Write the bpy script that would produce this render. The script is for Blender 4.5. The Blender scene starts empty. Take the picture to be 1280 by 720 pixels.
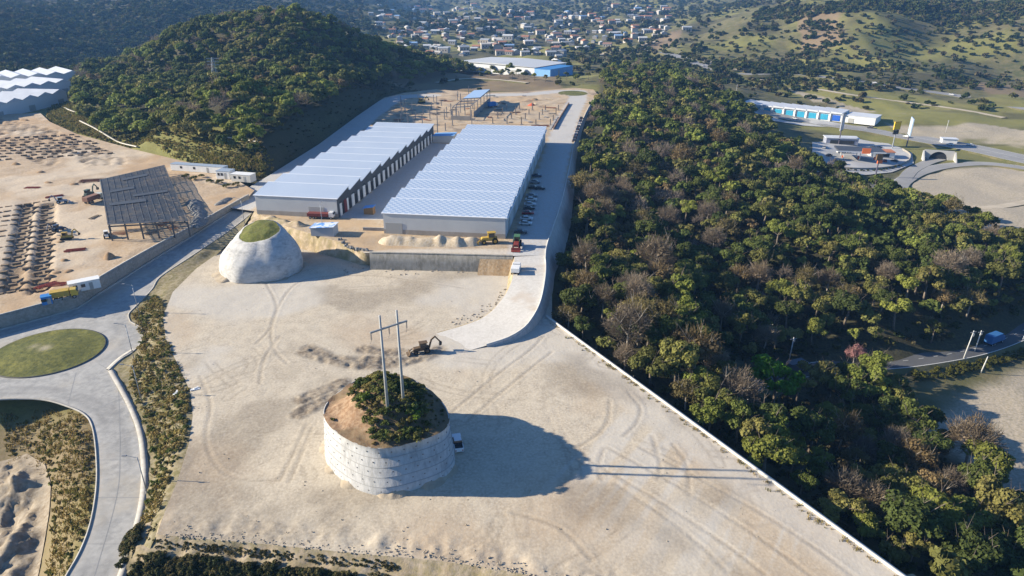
import time; T0 = time.time(); HAZE = 0.00011; EXPO = 1.1
import bpy, bmesh, math, random
import numpy as np
from mathutils import Vector, Matrix
from mathutils.geometry import delaunay_2d_cdt
R = math.radians
rng = np.random.default_rng(7); random.seed(7)
scn = bpy.context.scene
COL = scn.collection
# ------------------------------------------------------------------ camera model: a drone 80 m above the building pad
PITCH, F, CAMZ = R(24.0), 853.3, 80.0
CP, SP = math.cos(PITCH), math.sin(PITCH)
def ray(px, py):
    a = (px-640)/F; b = (360-py)/F
    return np.array((a, CP+b*SP, -SP+b*CP))
def U(px, py, z=0.0):
    d = ray(px, py); t = (z-CAMZ)/d[2]
    return (d[0]*t, d[1]*t, z)
def UZ(px, py, zf):
    z = zf(100.0) if callable(zf) else zf
    for _ in range(30):
        x, y, _z = U(px, py, z); z = .5*z+.5*zf(y)
    return (x, y, z)
def proj(x, y, z):
    x = np.asarray(x, float); y = np.asarray(y, float); z = np.asarray(z, float)
    dep = y*CP+(CAMZ-z)*SP; up = y*SP-(CAMZ-z)*CP
    return 640+F*x/dep, 360-F*up/dep, dep
# ------------------------------------------------------------------ little tools
def lin(h):
    h = h.lstrip('#'); o = []
    for i in (0, 2, 4):
        c = int(h[i:i+2], 16)/255; o.append(c/12.92 if c <= .04045 else ((c+.055)/1.055)**2.4)
    return tuple(o)+(1.0,)
def c4(c): return lin(c) if isinstance(c, str) else (tuple(c)+(1.0,))[:4]
def inpoly(x, y, poly):
    x = np.asarray(x, float); y = np.asarray(y, float); r = np.zeros(x.shape, bool)
    p = np.asarray(poly)[:, :2]; n = len(p)
    for i in range(n):
        x0, y0 = p[i]; x1, y1 = p[(i+1) % n]
        c = ((y0 > y) != (y1 > y)); 
        with np.errstate(divide='ignore', invalid='ignore'):
            r ^= c & (x < (x1-x0)*(y-y0)/(y1-y0+1e-12)+x0)
    return r
def dist_line(x, y, pts, closed=False):
    p = np.asarray(pts, float)[:, :2]; n = len(p); d = np.full(np.shape(x), 1e9)
    for i in range(n if closed else n-1):
        a = p[i]; b = p[(i+1) % n]; v = b-a; L = v@v+1e-9
        t = np.clip(((x-a[0])*v[0]+(y-a[1])*v[1])/L, 0, 1)
        d = np.minimum(d, np.hypot(x-a[0]-t*v[0], y-a[1]-t*v[1]))
    return d
def smooth(a, b, x):
    t = np.clip((x-a)/(b-a), 0, 1); return t*t*(3-2*t)
def catmull(pts, n=6, closed=False):
    p = [np.asarray(q, float) for q in pts]; o = []; N = len(p)
    for i in range(N if closed else N-1):
        g = (lambda k: p[k % N]) if closed else (lambda k: p[min(max(k, 0), N-1)])
        a, b, c, d = g(i-1), g(i), g(i+1), g(i+2)
        for k in range(n):
            t = k/n
            o.append(.5*((2*b)+(c-a)*t+(2*a-5*b+4*c-d)*t*t+(3*b-3*c+d-a)*t**3))
    if not closed: o.append(p[-1])
    return o
_perm = np.random.default_rng(3).permutation(512)
def vnoise(x, y, s=1.0, seed=0):
    x = np.asarray(x, float)/s+seed*17.3; y = np.asarray(y, float)/s+seed*9.1
    xi = np.floor(x).astype(int); yi = np.floor(y).astype(int); fx = x-xi; fy = y-yi
    fx = fx*fx*(3-2*fx); fy = fy*fy*(3-2*fy)
    h = lambda a, b: _perm[(_perm[a & 511]+b) & 511]/511.0
    return (h(xi, yi)*(1-fx)+h(xi+1, yi)*fx)*(1-fy)+(h(xi, yi+1)*(1-fx)+h(xi+1, yi+1)*fx)*fy*1.0
def fbm(x, y, s, seed=0, o=4):
    r = 0; a = .5
    for k in range(o):
        r = r+a*vnoise(x, y, s/2**k, seed+k*5); a *= .5
    return r
# ------------------------------------------------------------------ materials
MATS = {}
def mat(name, col, rough=.85, col2=None, s=.3, col3=None, s3=2.0, objcol=False, attrs=(), vcol=None, bump=0, bs=3.0,
        metal=0, spec=.25, stretch=None, trans=0, emit=0, k2=(.35, .65), k3=(.4, .7), wave=None, rot=0, alpha=None):
    if name in MATS: return MATS[name]
    m = bpy.data.materials.new(name); m.use_nodes = True; nt = m.node_tree; N = nt.nodes; L = nt.links
    b = N['Principled BSDF']; b.inputs['Roughness'].default_value = rough; b.inputs['Metallic'].default_value = metal
    b.inputs['Specular IOR Level'].default_value = spec
    geo = N.new('ShaderNodeNewGeometry'); vec = geo.outputs['Position']
    if stretch or rot:
        mp = N.new('ShaderNodeMapping'); L.new(vec, mp.inputs[0]); mp.inputs['Rotation'].default_value = (0, 0, R(rot))
        if stretch: mp.inputs['Scale'].default_value = stretch
        vec = mp.outputs[0]
    def rgb(c):
        n = N.new('ShaderNodeRGB'); n.outputs[0].default_value = c4(c); return n.outputs[0]
    def mix(a, bb, f, mode='MIX', fv=None):
        n = N.new('ShaderNodeMix'); n.data_type = 'RGBA'; n.blend_type = mode; n.clamp_factor = True
        L.new(a, n.inputs[6]); L.new(bb, n.inputs[7])
        if f is not None: L.new(f, n.inputs[0])
        else: n.inputs[0].default_value = fv
        return n.outputs[2]
    def noise(scale, lo, hi, det=5, v=None):
        n = N.new('ShaderNodeTexNoise'); n.inputs['Scale'].default_value = scale; n.inputs['Detail'].default_value = det
        n.inputs['Roughness'].default_value = .6; L.new(v or vec, n.inputs['Vector'])
        r = N.new('ShaderNodeMapRange'); r.inputs[1].default_value = lo; r.inputs[2].default_value = hi; r.clamp = True
        L.new(n.outputs[0], r.inputs[0]); return r.outputs[0], n.outputs[0]
    if vcol:
        a = N.new('ShaderNodeAttribute'); a.attribute_name = vcol; c = a.outputs['Color']
    else: c = rgb(col)
    if col2 is not None: c = mix(c, rgb(col2), noise(s, *k2)[0])
    if col3 is not None: c = mix(c, rgb(col3), noise(s3, *k3)[0])
    for an, ac in attrs:
        a = N.new('ShaderNodeAttribute'); a.attribute_name = an
        f = a.outputs['Fac']
        nf, _ = noise(1.3, .3, .62)
        mm = N.new('ShaderNodeMath'); mm.operation = 'MULTIPLY_ADD'; L.new(nf, mm.inputs[0]); mm.inputs[1].default_value = .5; mm.inputs[2].default_value = .5
        m2 = N.new('ShaderNodeMath'); m2.operation = 'MULTIPLY'; L.new(f, m2.inputs[0]); L.new(mm.outputs[0], m2.inputs[1]); m2.use_clamp = True
        c = mix(c, rgb(ac), m2.outputs[0])
    if wave:   # (scale, axis 'X'/'Y'/'Z', colour, lo, hi): ribs or seams that belong to the sheet itself
        tc = N.new('ShaderNodeTexCoord')
        w = N.new('ShaderNodeTexWave'); w.bands_direction = wave[1]; w.inputs['Scale'].default_value = wave[0]; L.new(tc.outputs['Object'], w.inputs['Vector'])
        r = N.new('ShaderNodeMapRange'); r.inputs[1].default_value = wave[3]; r.inputs[2].default_value = wave[4]; L.new(w.outputs['Fac'], r.inputs[0])
        c = mix(c, rgb(wave[2]), r.outputs[0])
    if objcol:
        o = N.new('ShaderNodeObjectInfo'); c = mix(c, o.outputs['Color'], None, 'MULTIPLY', 1.0)
    L.new(c, b.inputs['Base Color'])
    if bump:
        _, h = noise(bs, 0, 1, 6); bn = N.new('ShaderNodeBump'); bn.inputs['Strength'].default_value = bump; bn.inputs['Distance'].default_value = .22/bs
        L.new(h, bn.inputs['Height']); L.new(bn.outputs[0], b.inputs['Normal'])
    if trans:
        t = N.new('ShaderNodeBsdfTranslucent'); L.new(c, t.inputs[0]); ms = N.new('ShaderNodeMixShader'); ms.inputs[0].default_value = trans
        L.new(b.outputs[0], ms.inputs[1]); L.new(t.outputs[0], ms.inputs[2]); L.new(ms.outputs[0], N['Material Output'].inputs[0])
    MATS[name] = m
    return m
# ------------------------------------------------------------------ object makers
def tag(o, label=None, cat=None, group=None, kind=None):
    if label: o['label'] = label
    if cat: o['category'] = cat
    if group: o['group'] = group
    if kind: o['kind'] = kind
    return o
def thing(name, label, cat, loc=(0, 0, 0), rz=0.0, group=None):
    o = bpy.data.objects.new(name, None); COL.objects.link(o); o.location = loc; o.rotation_euler = (0, 0, rz); o.empty_display_size = .5
    return tag(o, label, cat, group)
def npmesh(name, V, Fq, m=None, attrs=None, smooth_=False):
    """V (n,3); Fq (m,3|4) index array"""
    me = bpy.data.meshes.new(name); V = np.asarray(V, np.float32); Fq = np.asarray(Fq, np.int32); k = Fq.shape[1]
    me.vertices.add(len(V)); me.vertices.foreach_set('co', V.ravel()); me.loops.add(Fq.size); me.loops.foreach_set('vertex_index', Fq.ravel())
    me.polygons.add(len(Fq)); me.polygons.foreach_set('loop_start', np.arange(0, Fq.size, k, dtype=np.int32))
    if attrs:
        for an, av in attrs.items():
            av = np.asarray(av, np.float32)
            if av.ndim == 2:
                at = me.attributes.new(an, 'FLOAT_COLOR', 'POINT'); at.data.foreach_set('color', av.ravel())
            else:
                at = me.attributes.new(an, 'FLOAT', 'POINT'); at.data.foreach_set('value', av)
    me.update(calc_edges=True); me.validate()
    if smooth_: me.polygons.foreach_set('use_smooth', np.ones(len(Fq), bool))
    if m: me.materials.append(m)
    return me
def link(name, me, parent=None):
    o = bpy.data.objects.new(name, me); COL.objects.link(o)
    if parent is not None: o.parent = parent
    return o
class MB:
    def __init__(s): s.v = []; s.f = []
    def add(s, vs, fs):
        b = len(s.v); s.v += [tuple(v) for v in vs]; s.f += [tuple(b+i for i in f) for f in fs]; return s
    def box(s, c, d, rz=0, taper=1.0, tilt=None):
        x, y, z = d[0]/2, d[1]/2, d[2]/2; cs, sn = math.cos(rz), math.sin(rz); o = []
        for k, (a, b, e) in enumerate(((-x, -y, -z), (x, -y, -z), (x, y, -z), (-x, y, -z), (-x, -y, z), (x, -y, z), (x, y, z), (-x, y, z))):
            if e > 0: a *= taper; b *= taper
            p = Vector((a, b, e))
            if tilt: p = Matrix.Rotation(tilt[1], 3, tilt[0]) @ p
            o.append((c[0]+p.x*cs-p.y*sn, c[1]+p.x*sn+p.y*cs, c[2]+p.z))
        return s.add(o, ((0, 3, 2, 1), (4, 5, 6, 7), (0, 1, 5, 4), (1, 2, 6, 5), (2, 3, 7, 6), (3, 0, 4, 7)))
    def tube(s, p0, p1, r0, r1=None, n=8, caps=True):
        r1 = r0 if r1 is None else r1; p0 = Vector(p0); p1 = Vector(p1); d = (p1-p0).normalized()
        a = d.orthogonal().normalized(); b = d.cross(a); o = []
        for p, r in ((p0, r0), (p1, r1)):
            for k in range(n):
                t = 2*math.pi*k/n; o.append(p+a*(r*math.cos(t))+b*(r*math.sin(t)))
        fs = [(k, (k+1) % n, n+(k+1) % n, n+k) for k in range(n)]
        if caps: fs += [tuple(range(n))[::-1], tuple(range(n, 2*n))]
        return s.add(o, fs)
    def beam(s, p0, p1, w, h):
        p0 = Vector(p0); p1 = Vector(p1); d = (p1-p0).normalized(); a = d.cross(Vector((0, 0, 1)))
        if a.length < 1e-3: a = Vector((1, 0, 0))
        a.normalize(); b = a.cross(d); o = []
        for p in (p0, p1):
            for x, y in ((-1, -1), (1, -1), (1, 1), (-1, 1)): o.append(p+a*(x*w/2)+b*(y*h/2))
        return s.add(o, ((0, 1, 2, 3), (7, 6, 5, 4), (0, 4, 5, 1), (1, 5, 6, 2), (2, 6, 7, 3), (3, 7, 4, 0)))
    def prism(s, poly, axis, a0, a1):
        """poly in the plane normal to axis ('x': (y,z), 'y': (x,z), 'z': (x,y))"""
        n = len(poly); o = []
        for a in (a0, a1):
            for p in poly: o.append({'x': (a, p[0], p[1]), 'y': (p[0], a, p[1]), 'z': (p[0], p[1], a)}[axis])
        return s.add(o, [(k, (k+1) % n, n+(k+1) % n, n+k) for k in range(n)]+[tuple(range(n))[::-1], tuple(range(n, 2*n))])
    def mesh(s, name, m=None, sm=False, bevel=0):
        me = bpy.data.meshes.new(name); me.from_pydata([tuple(v) for v in s.v], [], s.f)
        bm = bmesh.new(); bm.from_mesh(me)
        bmesh.ops.recalc_face_normals(bm, faces=bm.faces)
        if bevel: bmesh.ops.bevel(bm, geom=[e for e in bm.edges], offset=bevel, segments=1, affect='EDGES')
        bm.to_mesh(me); bm.free()
        if sm: me.polygons.foreach_set('use_smooth', np.ones(len(me.polygons), bool))
        if m: me.materials.append(m)
        return me
    def build(s, name, m, parent=None, sm=False, bevel=0): return link(name, s.mesh(name, m, sm, bevel), parent)
def dup(root, loc, rz, label=None, group=None, sc=None, color=None):
    r = root.copy(); COL.objects.link(r); r.location = loc; r.rotation_euler = (0, 0, rz)
    if sc: r.scale = sc if isinstance(sc, tuple) else (sc,)*3
    if label: r['label'] = label
    if group: r['group'] = group
    for ch in list(root.children):
        c = ch.copy(); COL.objects.link(c); c.parent = r
        if color and ch.get('paint'): c.color = color
        for g in list(ch.children):
            d = g.copy(); COL.objects.link(d); d.parent = c
    return r
def strip_mesh(name, rows, m=None, attrs=None, closed=False, sm=False):
    """rows: list of equally long lists of points -> a quad grid"""
    A = np.array([[tuple(p) for p in r] for r in rows], float); n, k = A.shape[:2]
    I = np.arange(n*k).reshape(n, k); J = np.roll(I, -1, 1) if closed else I[:, 1:]
    I2 = I if closed else I[:, :-1]
    q = np.stack([I2[:-1], J[:-1], J[1:], I2[1:]], -1).reshape(-1, 4)
    return npmesh(name, A.reshape(-1, 3), q, m, attrs, sm)
def offset_line(pts, d):
    p = np.asarray(pts, float)[:, :2]; t = np.gradient(p, axis=0); t /= np.linalg.norm(t, axis=1)[:, None]+1e-9
    return p+np.stack([t[:, 1], -t[:, 0]], 1)*d          # +d is to the right of travel
def cdt_sheet(name, poly, zf, step, m, attrf=None, disp=None, margin=.45, sm=True):
    """a ground sheet: outline poly (world xy), inner points every `step`, height zf(x,y)"""
    poly = np.asarray(poly, float)[:, :2]; out = []
    for i in range(len(poly)):
        a, b = poly[i], poly[(i+1) % len(poly)]; L = np.linalg.norm(b-a); n = max(1, int(L/(step*1.5)))
        for k in range(n): out.append(a+(b-a)*k/n)
    out = np.array(out); lo = out.min(0); hi = out.max(0)
    gx, gy = np.meshgrid(np.arange(lo[0], hi[0], step), np.arange(lo[1], hi[1], step)); gx = gx.ravel(); gy = gy.ravel()
    gx = gx+rng.uniform(-.15, .15, gx.shape)*step; gy = gy+rng.uniform(-.15, .15, gy.shape)*step
    k = inpoly(gx, gy, poly); gx = gx[k]; gy = gy[k]; k = dist_line(gx, gy, out, True) > step*margin; gx = gx[k]; gy = gy[k]
    pts = [Vector(p) for p in out]+[Vector(p) for p in zip(gx, gy)]; n = len(out)
    r = delaunay_2d_cdt(pts, [], [list(range(n))], 1, 1e-5)
    V = np.array([(v.x, v.y) for v in r[0]]); T = np.array([f for f in r[2] if len(f) == 3])
    a = V[T[:, 1]]-V[T[:, 0]]; b = V[T[:, 2]]-V[T[:, 0]]; fl = (a[:, 0]*b[:, 1]-a[:, 1]*b[:, 0]) < 0; T[fl] = T[fl][:, ::-1]
    z = zf(V[:, 0], V[:, 1])
    d = dist_line(V[:, 0], V[:, 1], out, True)
    if disp is not None: z = z+disp(V[:, 0], V[:, 1], d)
    at = attrf(V[:, 0], V[:, 1]) if attrf else None
    return link(name, npmesh(name, np.column_stack([V, z]), T, m, at, sm))
# ================================================================== TERRAIN
CTRL = [  # (px, py, z)
 (700,425,-5),(780,480,-6),(900,565,-7),(1010,650,-8),(1125,740,-9),(900,490,-12),(1000,560,-16),(1100,640,-17),(1250,700,-20),
 (1000,465,-21),(1060,452,-22),(1150,445,-23),(1230,430,-24),(1280,405,-24),(1150,510,-24),(1280,500,-25),(1150,570,-24),(1280,580,-25),(1280,650,-24),
 (1100,400,-17),(1010,415,-20),(1200,380,-17),(1270,370,-19),(720,340,-5),(720,260,-3),(760,200,0),(800,260,-8),(760,370,-3),(830,430,-5),(885,468,-9),(900,385,-17),(955,412,-20),(850,320,-13),(900,240,-5),(980,330,-11),
 (1050,290,-10),(1150,300,-14),(1250,330,-17),(760,130,3),(800,100,4),(860,140,0),(950,190,-8),(1020,230,-14),
 (1100,235,-18),(1200,250,-18),(1280,300,-18),(1280,230,-18),(1070,190,-18),(1000,150,-15),(940,120,-12),(1100,150,-15),(1200,160,-15),(1280,180,-16),
 (880,85,-8),(960,100,-10),(1050,105,-11),(1150,120,-12),(1280,120,-12),(900,40,14),(940,20,32),(1000,9,48),(1100,7,52),(1200,20,40),(1280,28,36),
 (1130,60,10),(1000,60,8),(1280,75,0),(900,60,3),(850,62,0),(1060,35,30),(1400,10,50),(1400,60,10),
 (520,105,5),(600,103,4),(660,100,2),(620,80,-6),(700,95,0),(560,80,-8),(600,40,-5),(700,50,-5),(800,60,-5),(650,15,12),(500,12,8),(800,25,5),(860,10,20),
 (330,215,6),(250,200,8),(165,184,6),(380,150,15.6),(330,185,13.6),(440,118,15.8),(480,104,12),(560,95,4),(200,165,13),(120,150,11),(150,110,14),(250,110,19),(250,150,17),(330,130,21),
 (190,92,19),(240,57,37),(300,74,31),(390,34,49),(352,24,54),(440,56,35),(490,80,18),(140,96,14),(545,85,5),(380,95,25),(100,108,9),(75,130,6),(300,110,21),(420,80,24),(245,74,28),
 (40,138,6),(40,100,6),(0,84,3),(100,80,-8),(100,60,4),(50,40,22),(0,20,38),(200,20,34),(100,5,46),(-100,100,0),(-150,30,40),(200,40,14),
 (62,440,-2.6),(-100,440,-2),(-200,330,2),(-200,200,5),(-100,560,-8),(0,560,-10),(50,560,-9),(100,560,-4),(0,640,-13),(45,640,-12),(100,640,-5.2),(20,720,-14),
 (40,720,-12.5),(-200,720,-14),(110,720,-4),(180,720,-7),(300,725,-7),(450,735,-6),(300,800,-12),(600,800,-7),(900,900,-11),(200,900,-14),
 (190,500,-1.2),(160,430,-2),(190,400,-1.2),(260,330,-.5),(60,300,1),(150,250,3),
 (1400,500,-25),(1400,700,-24),(1400,300,-18),(1500,120,-10),(1700,400,-20),(-500,300,5),(-600,600,-8),
]
CW = np.array([U(*c) for c in CTRL]+[(0,2300,6),(400,2300,30),(-400,2300,45),(900,2000,70),(1500,1800,75),(-900,1700,75),(0,3200,30),(-1300,700,70),(1800,900,50),(800,3200,70),(-900,3200,90),(-340,790,4),(-210,860,6),(-430,640,6),(-80,800,0),(0,20,-14),(150,20,-24),(-150,20,-16),(300,60,-26)])
def warp(x, y): 
    y = np.maximum(np.asarray(y, float), -60); return np.stack([np.asarray(x, float)/(y+160)*1.6, np.log(y+160)], -1)
_c = warp(CW[:, 0], CW[:, 1]); _n = len(_c)
def _phi(r2): return .5*r2*np.log(r2+1e-12)
_A = np.zeros((_n+3, _n+3)); _d = ((_c[:, None]-_c[None])**2).sum(-1); _A[:_n, :_n] = _phi(_d)+np.eye(_n)*2e-4
_A[:_n, _n] = 1; _A[:_n, _n+1:] = _c; _A[_n, :_n] = 1; _A[_n+1:, :_n] = _c.T
_w = np.linalg.solve(_A, np.concatenate([CW[:, 2], [0, 0, 0]]))
def tps(x, y):
    q = warp(x, y).reshape(-1, 2); o = np.empty(len(q))
    for i in range(0, len(q), 20000):
        s = q[i:i+20000]; d = ((s[:, None]-_c[None])**2).sum(-1); o[i:i+20000] = _phi(d)@_w[:_n]+_w[_n]+s@_w[_n+1:]
    return o.reshape(np.shape(x))
# ------------------------------------------------------------------ outlines of the levelled ground
def zroad(y): return np.interp(y, [60, 110, 150, 185, 242, 262], [-3.6, -3, -2, -.8, 4, 5])
def zsite(y): return np.interp(y, [140, 150, 250, 300, 420], [1, 1, 6, 6.5, 7.5])
ZP = 5.0
PLAZA_PX = [(196,668),(206,640),(222,600),(236,555),(241,520),(238,490),(222,455),(207,425),(204,395),(216,365),(246,335),(292,303),(330,300),(380,312),(430,324),
            (460,331),(640,336),(690,345),(690,400),(1125,720),(1215,786),(1100,790),(800,745),(680,722),(600,708),(540,700),(450,692),(330,680)]
plaza_w = [U(x, y, 0) for x, y in PLAZA_PX]
edge_w = [U(682, 396, 0), U(1125, 720, 0), U(1215, 786, 0)]
ROAD_R = [(120,790),(140,740),(148,722),(165,670),(174,630),(177,600),(176,570),(171,540),(160,510),(148,488),(136,463),(150,450),(166,440),(177,427),(178,412),(163,402),(161,393),
          (170,383),(190,362),(201,346),(240,320),(290,286),(318,264)]
WALL_B = [(312,250),(275,272),(240,294),(200,318),(160,343),(120,368),(95,385),(60,395),(0,411),(-80,432)]
ROAD_L = [(-80,510),(0,499),(50,499),(85,508),(108,520),(117,540),(121,580),(120,615),(113,655),(100,690),(82,722),(72,745),(50,790)]
road_r = [UZ(x, y, zroad) for x, y in ROAD_R]; wall_b = [UZ(x, y, zroad) for x, y in WALL_B]; road_l = [UZ(x, y, zroad) for x, y in ROAD_L]
road_w = road_r+wall_b+road_l
site_far = [(318,238),(285,219),(240,204),(165,186),(95,167),(62,152),(50,141),(0,143),(-120,150),(-180,200)]
site_w = [p for p in wall_b]+[(-190, 140, 1)]+[UZ(x, y, zsite) for x, y in site_far[::-1]]
plat_front = [(318,264),(345,279),(385,291),(430,304),(455,316)]
plat_w = [U(x, y, ZP) for x, y in plat_front]+[U(640,320,ZP), U(681,319,ZP)]
ramp_top = [U(684,302,ZP), U(701,252,ZP), U(712,205,ZP), U(717,180,ZP), U(728,150,ZP), U(738,130,ZP), U(747,118,ZP)]
plat_w = plat_w+ramp_top+[U(742,112,ZP), U(716,109.5,ZP), U(690,112,ZP), U(640,115,ZP), U(600,116,ZP), U(545,111.5,ZP), U(505,116,ZP), U(480,122,ZP), (-96.5,430,ZP), (-99,350,ZP), (-104,290,ZP), (-109,243,ZP)]
# the ramp down from the platform to the building pad
rampL = [U(545,417,0), U(600,399,.8), U(626,376,2.2), U(640,350,3.8), U(643,321,ZP)]
rampR = [U(588,438,0), U(640,421,.9), U(660,404,1.7), U(674,380,2.9), U(681,345,4.3), U(681,319,ZP)]
ramp_w = rampL+rampR[::-1]
cs_poly = {'plat': (plat_w, ZP), 'plaza': (plaza_w, 0)}
GX0, GY0 = 0, 0
def Hraw(x, y):
    h = tps(x, y)+(fbm(x, y, 60, 2, 4)-.47)*np.interp(y, [0, 250, 700, 1500], [1.5, 3, 13, 34])*np.clip((np.abs(x)+y)/200, .3, 1)
    hm = smooth(-112, -150, x)*smooth(300, 345, y)*smooth(900, 800, y)*smooth(-470, -400, x)
    h = h+hm*((fbm(x, y, 90, 62, 3)-.47)*22-1.5)
    rm = smooth(120, 300, x)*smooth(620, 800, y); h = h+rm*(np.abs(fbm(x, y, 170, 33, 3)-.45)*-42+5)
    far = smooth(2500, 4500, y); h = h*(1-far)+far*(150+60*np.sin(x/900.))
    return np.clip(h, -34, 78-0*y)*(1-far)+h*far
def _sd(x, y, poly):
    d = dist_line(x, y, poly, True); i = inpoly(x, y, poly); return np.where(i, -d, d)
def H(x, y):
    x = np.asarray(x, float); y = np.asarray(y, float); h = Hraw(x, y); near = (y < 640) & (np.abs(x) < 420)
    if near.any():
        xs, ys, hs = x[near], y[near], h[near]
        for poly, zf, k, m in ((plat_w, lambda a: a*0+ZP, 1.25, 2.2), (plaza_w, lambda a: a*0, .8, 1.6), (road_w, zroad, .5, 2.6), (site_w, zsite, 1.0, 2.0)):
            d = _sd(xs, ys, poly); zz = zf(ys); e = np.maximum(d-m, 0); rise = k*e
            if zf is zsite: rise = 4.6*(np.floor(e/7.5)+smooth(.0, .5, (e/7.5) % 1))
            hs = np.minimum(hs, np.where(d < m, zz-1.3, zz-.4+rise))
        h = h.copy(); h[near] = hs
    return h
def G(px, py, zoff=0.0):
    d = ray(px, py); Y = np.geomspace(25, 5200, 700); t = Y/d[1]; z = CAMZ+d[2]*t; h = H(d[0]*t, Y)+zoff; b = z < h
    if not b.any(): i = len(Y)-1; return np.array((d[0]*t[i], Y[i], h[i]))
    i = int(np.argmax(b)); 
    if i == 0: return np.array((d[0]*t[0], Y[0], h[0]))
    a = (z[i-1]-h[i-1])/((z[i-1]-h[i-1])-(z[i]-h[i])); yy = Y[i-1]+a*(Y[i]-Y[i-1]); tt = yy/d[1]
    return np.array((d[0]*tt, yy, float(H(np.array([d[0]*tt]), np.array([yy]))[0])))
def Gp(pts): return [G(x, y) for x, y in pts]
def axis(lo, mid0, mid1, hi, st, g=1.06):
    c = list(np.arange(mid0, mid1, st)); s = st; v = c[-1]
    while v < hi: s *= g; v += s; c.append(v)
    s = st; v = mid0; l = []
    while v > lo: s *= g; v -= s; l.append(v)
    return np.array(l[::-1]+c)
# ground zones as world footprints
pit_px = [(-90,592),(0,578),(34,568),(56,580),(64,606),(62,640),(57,672),(52,700),(46,730),(30,790),(-90,790)]
pit_w = np.array(Gp(pit_px)); pits_w = np.array([UZ(x, y, zroad) for x, y in ROAD_L[:11]]+[(-150, 60, 0), (-190, 120, 0)])
# strip of waste ground between the road and the pad
strip_o = road_r[2:]+[tuple(p) for p in ([U(300,300,0)]+plaza_w[11::-1][1:]+[plaza_w[0]])]+[U(185,690,-1)]
_ra = np.array(road_r[1:]); _pa = np.array(plaza_w[:13]+plat_w[:1])
def zstrip(x, y):
    d1 = dist_line(x, y, _ra); d2 = dist_line(x, y, _pa); z1 = zroad(y)+.02; z2 = np.where(y > 205, np.interp(y, [205, 235], [0, 4.8]), -.15); t = d1/(d1+d2+1e-6); t = smooth(.1, .95, t); return z1*(1-t)+z2*t
forest_px = [(705,330),(690,402),(800,485),(900,560),(1125,725),(1200,790),(1300,790),(1300,640),(1240,610),(1180,560),(1120,520),(1105,485),(1180,462),(1300,432),(1300,330),(1230,290),(1150,262),(1090,243),
             (1050,232),(1010,205),(960,165),(920,135),(880,112),(850,92),(790,86),(755,98),(748,125),(735,150),(722,190),(712,240)]
forest_w = np.array(Gp(forest_px))
hill_px = [(62,150),(95,128),(130,170),(240,190),(322,200),(380,158),(440,122),(480,108),(545,98),(600,92),(560,80),(500,66),(440,46),(400,15),(330,8),(260,30),(215,60),(130,85),(95,100)]
hill_w = np.array(Gp([(92,140),(120,172),(170,190),(240,195),(325,200),(380,150),(440,118),(480,104),(545,97),(600,93)]))
hill_w = np.vstack([hill_w, [(0,680,0),(-60,760,0),(-200,800,0),(-340,760,0),(-370,600,0),(-340,470,0),(-290,400,0)]])
flat_w = np.array(Gp([(1060,236),(1150,215),(1290,205),(1300,318),(1230,288),(1150,262),(1090,243)]))
clear_w = np.array(Gp([(1110,560),(1150,525),(1210,492),(1300,462),(1400,455),(1400,600),(1300,640),(1190,570)]))
# ================================================================== GROUND SHEETS
def rs(p, k):
    s = np.concatenate([[0], np.cumsum(np.linalg.norm(np.diff(p, axis=0), axis=1))]); t = np.linspace(0, s[-1], k); return np.column_stack([np.interp(t, s, p[:, i]) for i in range(3)])
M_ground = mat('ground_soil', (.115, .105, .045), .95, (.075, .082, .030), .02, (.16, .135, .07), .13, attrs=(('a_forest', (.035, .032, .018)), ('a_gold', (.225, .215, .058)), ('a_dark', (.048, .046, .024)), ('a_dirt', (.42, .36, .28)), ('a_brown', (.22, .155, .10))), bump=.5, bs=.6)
xs = axis(-3200, -260, 330, 3200, 2.6, 1.05); ys = axis(-40, 30, 560, 5200, 2.6, 1.03)
X, Y = np.meshgrid(xs, ys); Z = H(X, Y)
def zones(x, y):
    ii = lambda w, f=6: smooth(f, -f, _sd(x, y, w)+(fbm(x, y, 14, 4)-.47)*10)
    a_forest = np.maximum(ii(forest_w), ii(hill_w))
    dirt = np.maximum(ii(flat_w, 3), ii(clear_w, 3))
    px, py, dep = proj(x, y, np.zeros_like(x)-14)
    strip = np.array([(800,68),(960,106),(1120,140),(1300,165),(1300,190),(1180,178),(1000,118),(900,96)])
    dirt = np.maximum(dirt, inpoly(px, py, strip)*(y > 420)*smooth(.42, .56, fbm(x, y, 40, 9))*.9)
    brown = np.zeros_like(x); brown = np.maximum(brown, ((x > -95) & (x < 40) & (y > 545) & (y < 680))*.9)
    gold = smooth(.46, .62, fbm(x, y, 90, 12)+np.where(y > 700, .06, 0))*np.where(a_forest > .2, 0, 1)*(1-dirt)
    dark = smooth(.5, .62, fbm(x, y, 55, 22))*(1-dirt)*np.where(y > 450, .8, .25)
    dark = np.maximum(dark, smooth(500, 900, y)*np.clip((-x-150)/300, 0, 1))
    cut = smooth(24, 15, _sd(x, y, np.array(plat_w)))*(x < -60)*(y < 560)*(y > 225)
    dark = np.maximum(dark, cut*1.0)  # dark scrub tone on the cut face, with its shade deepened in the colour
    for q_ in ([(985,62),(1030,66),(1050,84),(1000,86)], [(1190,100),(1290,108),(1290,122),(1210,114)], [(1230,112),(1262,112),(1262,118),(1232,118)], [(800,62),(850,58),(845,72),(805,74)]): brown = np.maximum(brown, inpoly(px, py, np.array(q_))*(y > 500)*.95)
    gold = np.maximum(gold, smooth(34, 24, _sd(x, y, np.array(site_w)))*(y > 175)*(y < 560)*(x < -88)*(1-cut))
    brown = np.maximum(brown, ii(pits_w, 4)*.75*(y < 160))
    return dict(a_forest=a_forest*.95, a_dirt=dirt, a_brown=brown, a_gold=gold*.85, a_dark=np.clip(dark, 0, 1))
za = zones(X.ravel(), Y.ravel())
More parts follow.
